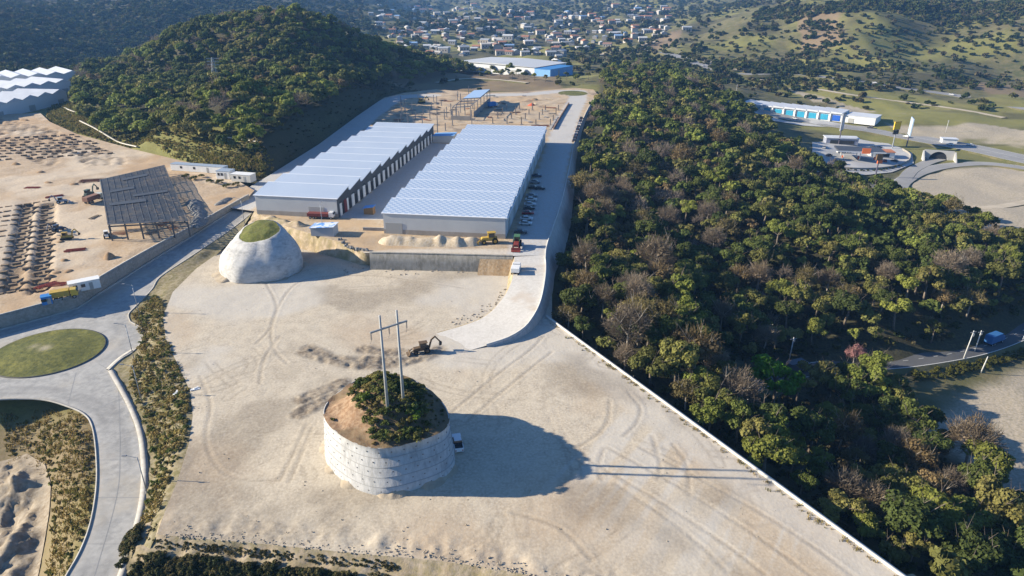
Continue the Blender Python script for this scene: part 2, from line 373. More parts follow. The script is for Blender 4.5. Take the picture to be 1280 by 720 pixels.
g = strip_mesh('ground', [list(zip(X[i], Y[i], Z[i])) for i in range(len(ys))], M_ground, za, sm=True)
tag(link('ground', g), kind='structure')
# ---- the building pad: compacted pale tuff with tyre tracks, ruts and ochre patches
def pxl(pts, z=0): return np.array([U(x, y, z) for x, y in pts])
TRK = [catmull(pxl(p), 8) for p in ([(760,560),(860,615),(960,680),(1040,740)],[(735,575),(830,630),(920,690),(980,740)],[(800,560),(900,612),(1000,672),(1080,730)],[(770,605),(850,660),(910,715)],
       [(780,545),(795,530),(800,510),(785,490)],[(720,560),(745,545),(760,525),(762,500)],[(755,560),(748,585),(752,600)],[(815,545),(825,580),(822,600)],[(840,555),(858,580),(862,620)],
       [(350,600),(370,560),(385,530)],[(362,602),(378,565),(390,535)],[(262,520),(258,548),(270,580),(300,598),(350,600)],[(250,470),(262,500),(262,520)],[(330,350),(345,380),(338,410),(320,430)],
       [(350,420),(330,450),(325,480)],[(300,640),(340,660),(400,668)],[(560,520),(620,470),(660,440),(680,420)],[(580,530),(640,480),(690,440)],[(640,640),(700,660),(740,700)],[(360,455),(340,430),(345,390),(380,350),(470,345),(580,360)])]
DIG = [catmull(pxl(p), 8) for p in ([(380,441),(405,447),(440,455),(480,456),(530,446),(548,437)],[(385,436),(420,450),(460,450),(500,452)],[(455,437),(475,440),(500,441)],[(378,500),(400,490),(428,478)],[(374,517),(395,506),(420,494)])]
_rg = np.random.default_rng(21); ARC = []
for k in range(150):
    c = U(_rg.uniform(230, 1000), _rg.uniform(360, 700)); r = _rg.uniform(7, 40); a = _rg.uniform(0, 6.3); sp = _rg.uniform(.3, 1.0)
    if k % 2: r *= 3; sp *= .4
    ARC.append([(c[0]+r*math.cos(a+sp*t/8), c[1]+r*math.sin(a+sp*t/8)) for t in range(9)])
def pad_lines(x, y):
    d = np.full(x.shape, 9e9)
    for t in TRK: d = np.minimum(d, np.abs(dist_line(x, y, t)-.0)); 
    a = np.full(x.shape, 9e9)
    for t in ARC: a = np.minimum(a, np.abs(dist_line(x, y, t)-.95))
    g_ = np.full(x.shape, 9e9)
    for t in DIG: g_ = np.minimum(g_, dist_line(x, y, t))
    return d, a, g_
_pl = {}
def pad_disp(x, y, d):
    t, a, g_ = pad_lines(x, y); _pl['v'] = (t, a, g_); e = smooth(0, 2, d)
    h = (fbm(x, y, 3, 5)-.47)*.12+(fbm(x, y, 18, 6)-.47)*.35
    h += -.05*np.exp(-(t/.35)**2)+.04*np.exp(-((t-.7)/.35)**2)-.02*np.exp(-(a/.35)**2)
    gm = smooth(2.6, 1.2, g_); h += gm*(fbm(x, y, 1.6, 8)-.42)*1.1
    low = smooth(9, 1.0, dist_line(x, y, pxl([(200,676),(330,688),(450,699),(540,706),(680,735),(800,760)]))); h += low*(fbm(x, y, 2.2, 15)-.45)*1.0
    return h*e
def pad_attr(x, y):
    t, a, g_ = _pl['v']; n = fbm(x, y, 4, 31)
    damp = np.maximum(.5*np.exp(-(t/.3)**2)*(.4+n), .42*np.exp(-(a/.26)**2)*smooth(.38, .58, fbm(x, y, 9, 3)))
    damp = np.maximum(damp, smooth(3.0, 1.0, g_)*(.65+.6*n))
    damp = np.maximum(damp, .5*smooth(.52, .68, fbm(x, y, 22, 41)))
    och = .6*smooth(.50, .66, fbm(x, y, 26, 51)); 
    for cx, cy, r in ((735,640,13),(870,575,7),(940,600,10),(1000,650,13),(690,650,8),(540,670,7)):
        c = U(cx, cy); och = np.maximum(och, .7*np.exp(-((x-c[0])**2+(y-c[1])**2)/r**2)*(.5+n))
    pale = .8*smooth(.47, .62, fbm(x, y, 30, 61))
    pale = np.maximum(pale, smooth(5, 1, dist_line(x, y, pxl([(640,430),(720,440),(1125,740)]))-1.5)*.7)
    u = (x*.83-y*.55); st = fbm(u*1.0, (x*.55+y*.83)*.06, 1.6, 71)
    pale = np.maximum(pale, .8*smooth(.5, .62, st)*smooth(26, 6, dist_line(x, y, pxl([(790,560),(1000,720)]))))
    return dict(a_damp=np.clip(damp, 0, 1), a_och=np.clip(och, 0, 1), a_pale=np.clip(pale, 0, 1))
M_pad = mat('pad_tuff', (.50, .432, .33), .95, (.385, .325, .245), .35, (.57, .50, .39), 1.9, attrs=(('a_och', (.42, .315, .21)), ('a_pale', (.51, .475, .415)), ('a_damp', (.165, .13, .095))), bump=.4, bs=1.6)
tag(cdt_sheet('plaza', plaza_w, lambda x, y: x*0, .44, M_pad, pad_attr, pad_disp), kind='structure')
def skirt(name, pts, drop, m, out=0.0, closed=False, kind='structure'):
    """a vertical or battered face hanging from a line"""
    p = np.array([(q[0], q[1], q[2]) for q in pts], float); o = offset_line(p, out) if out else p[:, :2]
    rows = [p, np.column_stack([(p[:, :2]+o)/2, p[:, 2]-drop/2]), np.column_stack([o, p[:, 2]-drop])]
    return tag(link(name, strip_mesh(name, rows, m)), kind=kind)
# earth bank below the pad's left and lower edge
bank = [U(x, y, 0) for x, y in PLAZA_PX[19:]]+[U(x, y, 0) for x, y in PLAZA_PX[:12]]
def rough_bank(name, top, bot, m, n=7, amp=.5, step=1.0, attr=None):
    def resamp(p, k):
        p = np.asarray(p, float); s = np.concatenate([[0], np.cumsum(np.linalg.norm(np.diff(p[:, :2], axis=0), axis=1))]); t = np.linspace(0, s[-1], k)
        return np.column_stack([np.interp(t, s, p[:, i]) for i in range(3)])
    L = np.linalg.norm(np.diff(np.asarray(top)[:, :2], axis=0), axis=1).sum(); k = max(4, int(L/step)); a = resamp(top, k); b = resamp(bot, k); rows = []
    for i in range(n+1):
        f = i/n; q = a*(1-f)+b*f; e = math.sin(math.pi*f)*amp*2; r = (fbm(q[:, 0], q[:, 1], 2.5, 3+i*0)-.45); gl = np.abs(vnoise(np.arange(k)*.45, np.zeros(k), 1, 9)-.5)
        q[:, 2] += e*(r-gl*.8); q[:, 0] += e*(vnoise(q[:, 0], q[:, 1], 1.5, 77)-.5); rows.append(q)
    me = strip_mesh(name, rows, m, sm=False); return link(name, me)
bank = [U(x, y, 0) for x, y in PLAZA_PX[19:]]+[U(196,668,0), U(204,645,0)]
BP = ((0, 0), (.5, -.35), (1.1, -.8), (1.7, -1.0), (2.3, -1.05), (2.9, -1.2), (3.4, -1.7), (4.2, -2.8), (5.2, -4.2), (6.6, -5.8), (9.0, -7.4))
def bank_prof(m):
    L = np.linalg.norm(np.diff(np.asarray(bank)[:, :2], axis=0), axis=1).sum(); a = rs(np.asarray(bank, float), int(L/.7)); rows = []; k = len(a); n1 = fbm(a[:, 0], a[:, 1], 6, 5)-.45; gl = vnoise(np.arange(k)*.5, np.zeros(k), 1, 9)-.5
    for o, z in BP:
        q = offset_line(a, -(o*1.15+n1*1.6*min(1, o))[:, None]); q = np.column_stack([q, np.full(k, z)]); e = min(1, o)
        q[:, 2] += e*((fbm(q[:, 0], q[:, 1], 1.6, 7)-.45)*.8+gl*.25); rows.append(q)
    return rows
M_bank0 = mat('bank_soil', (.42, .345, .25), .95, (.30, .235, .15), .4, (.20, .17, .08), .9, bump=.7, bs=1.5)
_br = bank_prof(0); _ba = np.array(_br).reshape(-1, 3); _bp = proj(_ba[:, 0], _ba[:, 1], _ba[:, 2])[0]
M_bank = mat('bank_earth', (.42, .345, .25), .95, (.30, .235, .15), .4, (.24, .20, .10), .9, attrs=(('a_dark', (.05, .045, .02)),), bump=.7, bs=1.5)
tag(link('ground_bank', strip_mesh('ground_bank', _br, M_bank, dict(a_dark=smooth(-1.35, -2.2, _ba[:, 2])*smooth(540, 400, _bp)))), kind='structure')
# ---- the concrete road with its roundabout
M_conc = mat('road_concrete', (.365, .355, .33), .85, (.27, .265, .25), .16, (.43, .415, .385), .8, bump=.15, bs=3)
M_kerb = mat('kerb_concrete', (.42, .40, .36), .85, (.32, .30, .265), .8)
M_joint = mat('road_joint', (.26, .26, .255), .9)
def road_attr(x, y):
    d1 = dist_line(x, y, road_r); d2 = np.minimum(dist_line(x, y, road_l), dist_line(x, y, wall_b)); n = fbm(x, y, 9, 14); d = np.minimum(d1, d2)
    return dict(a_wear=np.clip((np.exp(-((d-2.3)/.8)**2)+np.exp(-((d-4.2)/.8)**2))*smooth(.3, .62, n)*.9, 0, 1), a_dust=np.clip(smooth(1.0, .1, d)*smooth(.35, .6, fbm(x, y, 4, 24))+.5*smooth(.56, .7, fbm(x, y, 14, 34)), 0, 1))
M_conc = mat('road_slab', (.365, .355, .33), .85, (.27, .265, .25), .16, (.43, .415, .385), .8, attrs=(('a_wear', (.22, .215, .205)), ('a_dust', (.43, .375, .29))), bump=.15, bs=3)
tag(cdt_sheet('road', road_w, lambda x, y: zroad(y), .8, M_conc, road_attr), kind='structure')
def ribbon(name, pts, w, h, m, kind='structure', dz=0.0, side=0):
    """a raised band along a line (kerb, pavement); side 0 centred, +1 to the right"""
    p = np.array([(q[0], q[1], q[2]) for q in pts], float); a = offset_line(p, -w/2+side*w/2); b = offset_line(p, w/2+side*w/2); z = p[:, 2]+dz
    rows = [np.column_stack([a, z-.15]), np.column_stack([a, z+h]), np.column_stack([b, z+h]), np.column_stack([b, z-.15])]
    o = link(name, strip_mesh(name, rows, m)); 
    return tag(o, kind=kind) if kind else o
sm_ = lambda pts, n=5: catmull(pts, n)
ribbon('kerb', sm_(road_l[1:]), .3, .16, M_kerb)
ribbon('kerb', sm_(road_r[10:16]), .3, .16, M_kerb); ribbon('kerb', sm_(road_r[15:]), .3, .14, M_kerb)
ribbon('kerb', [(x-.0, y, z) for x, y, z in wall_b], .9, .14, M_kerb, side=-1)
ribbon('pavement', sm_([UZ(x, y, zroad) for x, y in ((139,463),(152,486),(164,509),(175,538),(180,570),(181,600),(178,630),(169,668),(152,720),(140,750))]), 1.25, .15, M_kerb)
ribbon('pavement', sm_([UZ(x, y, zroad) for x, y in ((136,462),(151,448),(168,437))]), 1.3, .15, M_kerb)
for pts in ([(148,480),(150,560),(146,620),(118,720)], [(118,512),(152,498)], [(120,575),(176,575)], [(119,622),(175,622)], [(104,680),(161,680)], [(62,408),(64,392)], [(118,420),(160,400)], [(124,455),(136,462)], [(85,505),(95,466)], [(215,330),(190,322)]):
    p = catmull([UZ(x, y, zroad) for x, y in pts], 5); q = np.array(p); a = offset_line(q, .06); b = offset_line(q, -.06)
    tag(link('road_joint', strip_mesh('road_joint', [np.column_stack([a, zroad(a[:, 1])+.012]), np.column_stack([b, zroad(b[:, 1])+.012])], M_joint)), kind='structure')
# round island
ic = UZ(60, 440.5, zroad); ia, ib = UZ(127, 440, zroad)[0]-ic[0], 11.6
isl = [(ic[0]+ia*math.cos(t), ic[1]+ib*math.sin(t), zroad(ic[1]+ib*math.sin(t))) for t in np.linspace(0, 2*math.pi, 65)[:-1]]
rows = []
for s, dz in ((1.0, -.1), (1.0, .2), (.975, .2)): rows.append([(ic[0]+(x-ic[0])*s, ic[1]+(y-ic[1])*s, z+dz) for x, y, z in isl])
tag(link('kerb', strip_mesh('kerb', rows, mat('kerb_dark', (.12, .115, .10), .9), closed=True)), kind='structure')
M_lawn = mat('lawn', (.095, .105, .026), .95, (.19, .18, .045), .14, (.06, .07, .02), .9, attrs=(('a_dirt', (.42, .36, .27)),), bump=.8, bs=2)
ip = [(ic[0]+(x-ic[0])*.976, ic[1]+(y-ic[1])*.976) for x, y, z in isl]
tag(cdt_sheet('roundabout_lawn', ip, lambda x, y: zroad(y)+.21, .7, M_lawn, lambda x, y: dict(a_dirt=.9*np.exp(-((x-ic[0]+.8)**2+(y-ic[1]-.5)**2)/1.6)+.5*np.exp(-((x-ic[0]+4)**2+(y-ic[1]-1.5)**2)/1.5)), lambda x, y, d: smooth(0, 9, d)*.7+(fbm(x, y, 2, 3)-.45)*.3*smooth(0, 1, d)), kind='structure')
# waste strip between road and pad, and the pit floor
M_strip = mat('strip_soil', (.21, .17, .09), .95, (.14, .125, .05), .35, (.31, .265, .18), 1.0, bump=.6, bs=1.5)
tag(cdt_sheet('verge_ground', strip_o, lambda x, y: zstrip(x, y), .9, M_strip, None, lambda x, y, d: smooth(.3, 1.5, d)*(fbm(x, y, 2.5, 13)-.45)*.7), kind='structure')
M_sand = mat('pit_sand', (.31, .255, .185), .95, (.19, .145, .095), .35, (.37, .315, .24), 1.2, bump=.7, bs=1.5)
def pit_disp(x, y, d):
    a = x+4*vnoise(x, y, 7, 3); b = y+4*vnoise(x, y, 7, 8); r = 1-np.abs(2*vnoise(a*.8+b*.25, b, 9.5, 12)-1); r2 = 1-np.abs(2*vnoise(a, b, 3.4, 14)-1)
    return .25+smooth(0, 5, d)*(r**2*3.0+r2*1.6+(1-np.abs(2*vnoise(a, b, 1.4, 19)-1))*.8+fbm(x, y, 1.0, 2)*.5-.8)
tag(cdt_sheet('pit_ground', pit_w, lambda x, y: H(x, y), .6, M_sand, None, pit_disp, sm=False), kind='structure')
# ---- platform of the two warehouses and the ramp
lane_l = [(-101.5, 243), (-97.5, 290), (-92.5, 350), (-90, 430), (-87, 490), (-80, 512), (-60, 518)]
lane_r = [U(661,318,ZP), U(676,270,ZP), U(693,205,ZP), U(702,170,ZP), U(711,145,ZP), U(722,124,ZP), U(722,114,ZP), U(700,114,ZP), U(660,118,ZP), U(600,119,ZP)]
front_l = [U(440,318,ZP), U(540,314,ZP), U(660,316,ZP)]
def plat_attr(x, y):
    conc = smooth(8.2, 7.2, dist_line(x, y, lane_l)); conc = np.maximum(conc, smooth(6.8, 6.2, dist_line(x, y, lane_r)))
    c_, s_ = math.cos(R(-8)), math.sin(R(-8)); u = (x+61)*c_+(y-226)*s_; v = -(x+61)*s_+(y-226)*c_; conc = np.maximum(conc, ((u > 0) & (u < 19) & (v > 3) & (v < 128))*1.0)
    n = fbm(x, y, 12, 33); site = smooth(355, 360, y)
    return dict(a_conc=conc, a_och=smooth(.4, .6, n)*np.where(site > .5, .8, .9), a_dark=smooth(.55, .66, fbm(x, y, 7, 44))*.7*np.where(y > 355, 1, .4), a_pale=smooth(3.2, 1.5, dist_line(x, y, front_l)))
M_plat = mat('platform_soil', (.44, .34, .23), .95, (.36, .27, .17), .3, (.48, .40, .30), 1.1, attrs=(('a_och', (.47, .33, .19)), ('a_dark', (.17, .12, .085)), ('a_pale', (.55, .50, .42)), ('a_conc', (.46, .46, .45))), bump=.5, bs=1)
tag(cdt_sheet('platform_ground', plat_w, lambda x, y: x*0+ZP, 1.7, M_plat, plat_attr, lambda x, y, d: smooth(1, 4, d)*((fbm(x, y, 5, 9)-.45)*.5*np.where(y > 360, 2, .6))*(1-plat_attr(x, y)['a_conc'])), kind='structure')
M_ramp = mat('ramp_concrete', (.55, .52, .47), .9, (.48, .45, .40), .3, (.60, .57, .52), 1.3, attrs=(('a_och', (.42, .33, .24)),), bump=.3, bs=2)
RL = np.array(catmull(rampL, 8)); RR = np.array(catmull(rampR, 8))
def rs_old(p, k):
    s = np.concatenate([[0], np.cumsum(np.linalg.norm(np.diff(p, axis=0), axis=1))]); t = np.linspace(0, s[-1], k); return np.column_stack([np.interp(t, s, p[:, i]) for i in range(3)])
RL = rs(RL, 60); RR = rs(RR, 60)
rows = [RL+(RR-RL)*f+np.array([0, 0, .03]) for f in np.linspace(0, 1, 12)]
A = np.array(rows).reshape(-1, 3)
tag(link('ramp_road', strip_mesh('ramp_road', rows, M_ramp, dict(a_och=smooth(.5, .65, fbm(A[:, 0], A[:, 1], 6, 5))*.6*(A[:, 2] > 2.5)), sm=True)), kind='structure')
tag(rough_bank('ramp_bank', RL+np.array([0, 0, .02]), np.column_stack([offset_line(RL, -1.4)[:, :2]-[.4, 0], np.full(60, -.1)]), M_bank0, 5, .2), kind='structure')
# ---- left construction ground, cut by foundation trenches
fo = UZ(52, 300, zsite)
def site_tr(x, y):
    cx0 = UZ(14, 365, zsite); cx1 = UZ(34, 255, zsite); cx2 = UZ(48, 365, zsite); cx3 = UZ(60, 255, zsite); t = np.zeros_like(x)
    for a, b in ((cx0, cx1), (cx2, cx3)):
        d = dist_line(x, y, [a, b]); a = np.array(a); b = np.array(b); v = (b-a)[:2]; L = np.linalg.norm(v); v /= L
        s = (x-a[0])*v[0]+(y-a[1])*v[1]; inr = (s > 0) & (s < L)
        t = np.maximum(t, inr*smooth(2.8, 1.6, d)*.8)
    return t
def site_far_tr(x, y):
    a = np.array(UZ(60, 178, zsite)); u = (x-a[0])*.9+(y-a[1])*.45; v = -(x-a[0])*.45+(y-a[1])*.9
    m = inpoly(x, y, [UZ(*q, zsite) for q in ((-40,160),(0,148),(60,160),(140,190),(165,205),(110,208),(85,192),(60,210),(20,190))])
    return m*np.maximum(smooth(.55, .75, np.sin(u*1.15)*.5+.5)*.6, smooth(.48, .6, fbm(x, y, 5, 17)))*1.0
def site_disp(x, y, d):
    return smooth(.5, 3, d)*(-1.3*site_tr(x, y)+(fbm(x, y, 6, 3)-.46)*.7+site_far_tr(x, y)*(fbm(x, y, 3, 8)-.6)*2.4)
def site_attr(x, y):
    return dict(a_dark=np.clip(site_tr(x, y)*.9+site_far_tr(x, y)*.75, 0, 1), a_och=smooth(.45, .62, fbm(x, y, 17, 6)), a_pale=smooth(.5, .6, fbm(x, y, 24, 16)))
M_site = mat('site_soil', (.43, .32, .21), .95, (.36, .26, .16), .25, (.48, .38, .27), 1.2, attrs=(('a_och', (.42, .29, .17)), ('a_pale', (.52, .43, .32)), ('a_dark', (.10, .07, .045))), bump=.6, bs=1)
tag(cdt_sheet('construction_ground', site_w, lambda x, y: zsite(y), 1.25, M_site, site_attr, site_disp), kind='structure')
# dirt bank between platform and pad, left of the concrete-faced wall
def Wd(px, py, z): return U(px, py, z)
pt = [U(x, y, ZP) for x, y in plat_front]+[U(470,316.5,ZP)]; pb = [U(300,301,0), U(340,302,0), U(385,313,0), U(430,325,0), U(452,331,0), U(470,332,0)]
M_cut = mat('cut_soil', (.47, .38, .27), .95, (.36, .27, .17), .5, (.22, .19, .09), .25, bump=.8, bs=1.2)
tag(rough_bank('platform_bank', pt, [(x, y, -.2) for x, y, z in pb], M_cut, 10, .5, .7), kind='structure')
# ================================================================== RETAINING WALLS
M_wall = mat('wall_concrete', (.36, .355, .34), .9, (.28, .275, .26), .25, (.42, .41, .39), 1.0, stretch=(1, 1, .25), bump=.2, bs=2)
M_wdark = mat('wall_block', (.30, .275, .235), .9, (.22, .20, .165), .3, (.35, .32, .28), 1.6, bump=.3, bs=2)
M_shot = mat('shotcrete', (.44, .42, .385), .9, (.33, .315, .29), .22, (.50, .48, .44), 1.2, stretch=(1, 1, .35), bump=.3, bs=2)
def wallthing(name, label, cat, top, bot, m, thick=.5, cap=.0, capm=None, group=None):
    """a wall between a foot line and a top line, with a back and an optional coping as its part"""
    top = np.array([tuple(p) for p in top], float); bot = np.array([tuple(p) for p in bot], float); o = top[0].copy(); o[2] = bot[:, 2].min()
    r = thing(name, label, cat, tuple(o), 0, group); bk = np.column_stack([offset_line(top, -thick), top[:, 2]]); bb = bk.copy(); bb[:, 2] = bot[:, 2]
    rows = [bot-o, bot+(top-bot)*.5-o, top-o, bk-o, bb-o]
    link('wall_face', strip_mesh('wall_face', rows, m), r)
    if cap:
        a = np.column_stack([offset_line(top, .07), top[:, 2]]); b = np.column_stack([offset_line(top, -thick-.07), top[:, 2]]); up = np.array([0, 0, cap])
        link('coping', strip_mesh('coping', [a-o+[0, 0, -.05], a+up-o, b+up-o, b-o+[0, 0, -.05]], capm or m), r)
    return r
# boundary wall of the left construction ground, above the road
wb = np.array(catmull(wall_b[::-1], 4)); wt = wb.copy(); wt[:, 2] = zsite(wt[:, 1])+.55; wb[:, 2] -= .3
wallthing('boundary_wall', 'long grey block wall between the road and the construction ground with the steel frame', 'wall', wt, wb, M_wdark, .35, .14, M_conc)
# the concrete faced wall across the front of the warehouse platform
fx = [U(462,316.5,ZP), U(520,317.5,ZP), U(580,319,ZP), U(641,320.5,ZP)]; ft = np.array([(x, y-.25, ZP+.25) for x, y, z in catmull(fx, 5)]); fb = ft.copy(); fb[:, 2] = -.4; fb[:, 1] -= .8
wallthing('retaining_wall', 'stained grey retaining wall along the front of the warehouse platform', 'retaining wall', ft, fb, mat('wall_stained', (.30, .285, .25), .9, (.19, .175, .14), .3, (.36, .34, .30), 1.1, stretch=(1, 1, .5), bump=.35, bs=2), .5, .1)
link('soil_patch', rough_bank('soil_patch', [(x, y-.55, 3.4) for x, y, z in [U(602,320,ZP), U(642,320.5,ZP)]], [(x, y-3.6, -.1) for x, y, z in [U(598,320,ZP), U(644,320.5,ZP)]], M_cut, 6, .25, .5).data) if False else None
h_ = rough_bank('soil_heap', [(x, y-.75, 4.3) for x, y, z in [U(600,320,ZP), U(641,320.5,ZP)]], [(x, y-3.4, -.1) for x, y, z in [U(597,320,ZP), U(643,320.5,ZP)]], mat('clay', (.46, .31, .17), .95, (.36, .24, .13), .6, (.52, .40, .26), 1.5, bump=.7, bs=1.5), 6, .3, .5)
tag(h_, 'orange clay bank slumped against the right end of the grey retaining wall', 'soil heap')
# battered wall on the forest side: ramp, platform and access lane
rt = [tuple(RR[i]+np.array([.35, -.1, .0])) for i in range(4, 60, 6)]+[(p[0]+.45, p[1], p[2]) for p in ramp_top]
rt = np.array(catmull(rt, 3)); drop = np.interp(rt[:, 1], [128, 160, 190, 215, 260, 330, 420, 520], [.9, 2.5, 6.5, 9.5, 9, 7, 5, 4])
rb = np.column_stack([offset_line(rt, 1)*0+rt[:, :2]+(offset_line(rt, 1)-rt[:, :2])*(drop*.40)[:, None], rt[:, 2]-drop])
wallthing('retaining_wall', 'tall sloping grey retaining wall carrying the access lane above the forest', 'retaining wall', rt, rb, M_shot, .5, .0)
pa = rt.copy(); pr = ribbon('parapet', pa, .28, .55, mat('parapet_pale', (.56, .55, .52), .9, (.48, .47, .44), 1), None, side=-1); tag(pr, 'low pale parapet along the forest side of the ramp and access lane', 'parapet')
ed = catmull(edge_w, 10); et = np.array([(x, y, .12) for x, y, z in ed]); ebm = np.column_stack([offset_line(et, 2.2), et[:, 2]-8.5])
wallthing('retaining_wall', 'straight retaining wall dropping from the pale building pad into the forest', 'retaining wall', et, ebm, M_shot, .45, .28, mat('coping_pale', (.58, .55, .49), .9, (.50, .47, .41), .8))
# ================================================================== THE TWO MOUNDS LEFT STANDING
def mound(name, label, topo, z_t, z_b, out, nl, mface, parts_mat, batter=None):
    pass
def ring_off(p, d):
    p = np.asarray(p, float)[:, :2]; t = np.roll(p, -1, 0)-np.roll(p, 1, 0); t /= np.linalg.norm(t, axis=1)[:, None]; return p+np.stack([t[:, 1], -t[:, 0]], 1)*d
M_mse = mat('wall_panels', (.43, .425, .41), .9, (.29, .285, .27), .5, (.52, .51, .49), 1.6, stretch=(1, 1, .35), bump=.4, bs=1.5, k2=(.42, .7))
ZM = 9.3
mt_px = [(405,514),(410,529),(424,542),(445,554),(468,560),(490,559),(515,553),(538,546),(555,537),(561,524),(556,508),(543,493),(527,481),(510,472),(488,467),(466,468),(446,475),(428,487),(412,500)]
mt = np.array(catmull([U(x, y, ZM) for x, y in mt_px], 4, True)); ar = .5*np.sum(mt[:, 0]*np.roll(mt[:, 1], -1)-np.roll(mt[:, 0], -1)*mt[:, 1])
if ar < 0: mt = mt[::-1]
mc = mt.mean(0); mloc = np.array((mc[0], mc[1], 0.0))
mw = thing('mound_wall', 'pale banded retaining wall ringing the bushy mound with the twin poles', 'retaining wall', tuple(mloc))
rows = []; NL = 5; hh = (ZM+.3)/NL
for k in range(NL):
    z0 = -.3+k*hh; o = (NL-1-k)*.17+.10
    a = ring_off(mt, o+.06); b = ring_off(mt, o); rows.append(np.column_stack([a, np.full(len(a), z0)])-mloc); rows.append(np.column_stack([b, np.full(len(a), z0+hh)])-mloc)
rows.append(np.column_stack([ring_off(mt, .1), np.full(len(mt), ZM+.02)])-mloc); rows.append(np.column_stack([ring_off(mt, -.06), np.full(len(mt), ZM+.02)])-mloc); rows.append(np.column_stack([ring_off(mt, -.06), np.full(len(mt), ZM-1)])-mloc)
link('wall_face', strip_mesh('wall_face', rows, M_mse, closed=True), mw)
wp = MB(); per = np.concatenate([[0], np.cumsum(np.linalg.norm(np.diff(np.vstack([mt, mt[:1]])[:, :2], axis=0), axis=1))])
cl = np.vstack([mt, mt[:1]]); nrm = ring_off(mt, 1)-mt[:, :2]; nrm = np.vstack([nrm, nrm[:1]])
for k in range(NL):
    for j in range(int(per[-1]/2.1)):
        s = (j+.5*(k % 2))*2.1; x, y = np.interp(s, per, cl[:, 0]), np.interp(s, per, cl[:, 1]); nx, ny = np.interp(s, per, nrm[:, 0]), np.interp(s, per, nrm[:, 1])
        o = (NL-1-k)*.16+.13; z = -.3+k*hh+hh*.55
        wp.box((x+nx*o-mloc[0], y+ny*o-mloc[1], z), (.2, .12, .2), math.atan2(ny, nx)-math.pi/2)
wp.build('anchor_plates', mat('anchor_dark', (.16, .155, .15), .8), mw)
for k in range(1, NL):
    o = (NL-1-k)*.17+.10; z0 = -.3+k*hh; jr = [np.column_stack([ring_off(mt, o+a_), np.full(len(mt), z0+b_)])-mloc for a_, b_ in ((.0, -.02), (.185, -.01), (.185, .04), (.0, .04))]
    link('lift_joint', strip_mesh('lift_joint', jr, mat('joint_dark', (.33, .325, .31), .9), closed=True), mw)
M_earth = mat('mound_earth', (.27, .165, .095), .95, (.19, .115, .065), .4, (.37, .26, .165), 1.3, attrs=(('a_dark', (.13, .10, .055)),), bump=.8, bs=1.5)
def mz(x, y): return x*0+ZM+.04+(vnoise(x, y, 1.1, 3)-.5)*.25
def mdisp(x, y, d): return smooth(0, 1, d)*((fbm(x, y, 3, 4)-.45)*1.0+(fbm(x, y, 1.2, 6)-.45)*.4)+smooth(.4, 9.5, d)*3.9
tag(cdt_sheet('mound_ground', ring_off(mt, .14), mz, .6, M_earth, lambda x, y: dict(a_dark=np.clip(smooth(-4, 3, x-mc[0])+.6*smooth(.5, .6, fbm(x, y, 5, 8)), 0, 1)), mdisp), kind='structure')  # right half darkened in colour as the shadow side, plus random dark soil patches
def mound_z(x, y):
    x = np.asarray(x, float); y = np.asarray(y, float); d = dist_line(x, y, mt, True); return mz(x, y)+mdisp(x, y, d)
# the rounded shotcrete mound with a grass cap
c2 = np.array((-77.2, 195.2, 0.0)); prof = [(12.3, -.3), (12.5, 1.0), (12.5, 2.5), (12.2, 4.2), (11.6, 5.8), (10.7, 7.3), (9.4, 8.8), (7.9, 10.2), (6.7, 11.2), (6.2, 11.3)]
m2 = thing('mound_wall', 'rounded cone of pale sprayed concrete with a grassy top beside the road', 'retaining wall', tuple(c2)); rows = []
th = np.linspace(0, 2*math.pi, 73)[:-1]
for r, z in prof:
    sq = 1+.05*np.cos(3*th+.6)+.05*np.cos(2*th+2)+.02*np.cos(7*th); rr = r*sq*(1+(vnoise(th*9, th*0+z*.3, 1, 3)-.5)*.045+(vnoise(th*22, th*0+z*.5, 1, 6)-.5)*.02); sk = z*.17
    rows.append(np.column_stack([rr*np.cos(th)*.98+z*.02, rr*np.sin(th)+sk, z+1.5*np.sin(th+.35)*smooth(5, 11, z)]))
link('wall_face', strip_mesh('wall_face', rows, mat('shotcrete_pale', (.48, .475, .455), .9, (.31, .305, .29), .28, (.54, .52, .49), .9, stretch=(1, 1, 2.2), bump=.5, bs=1.6), closed=True, sm=True), m2)
tp = rows[-1]+c2; strip_base = rows[1]+c2
tag(cdt_sheet('mound_lawn', tp[:, :2], lambda x, y: 11.2+1.5*((y-c2[1]-1.9)*.94+(x-c2[0])*.34)/6.2, .6, mat('cap_grass', (.13, .15, .03), .95, (.17, .16, .05), .5, (.08, .09, .02), 1.4, bump=1, bs=2), None, lambda x, y, d: smooth(0, 3, d)*.8+(fbm(x, y, 1.5, 3)-.45)*.4), kind='structure')
# ================================================================== WAREHOUSES
M_roofL = mat('roof_metal', (.50, .565, .64), .5, (.44, .51, .60), .08, None, spec=.6, metal=.15, wave=(.55, 'X', (.40, .47, .56), .55, .95))
M_roofR = mat('roof_metal_blue', (.47, .53, .62), .42, (.42, .49, .60), .08, None, spec=.6, metal=.15)
M_ridge = mat('ridge_cap', (.86, .87, .88), .5)
M_clad = mat('wall_cladding', (.52, .53, .53), .7, (.47, .48, .485), .2, None, wave=(1.3, 'X', (.43, .44, .44), .7, 1))
M_clad2 = mat('wall_cladding_side', (.52, .53, .53), .7, (.46, .47, .475), .2, None, wave=(1.3, 'Y', (.43, .44, .44), .7, 1))
M_block = mat('block_plinth', (.34, .32, .29), .9, (.28, .26, .23), .4)
M_door = mat('steel_shutter', (.36, .36, .345), .7, None, wave=(1.6, 'Z', (.30, .30, .285), .5, 1))
M_sideshade = mat('side_shade', (.055, .06, .068), .7, (.08, .085, .09), .3)  # cladding on the right side, its shade put into a dark colour
M_white = mat('white_paint', (.74, .74, .72), .6, (.66, .66, .64), .6)
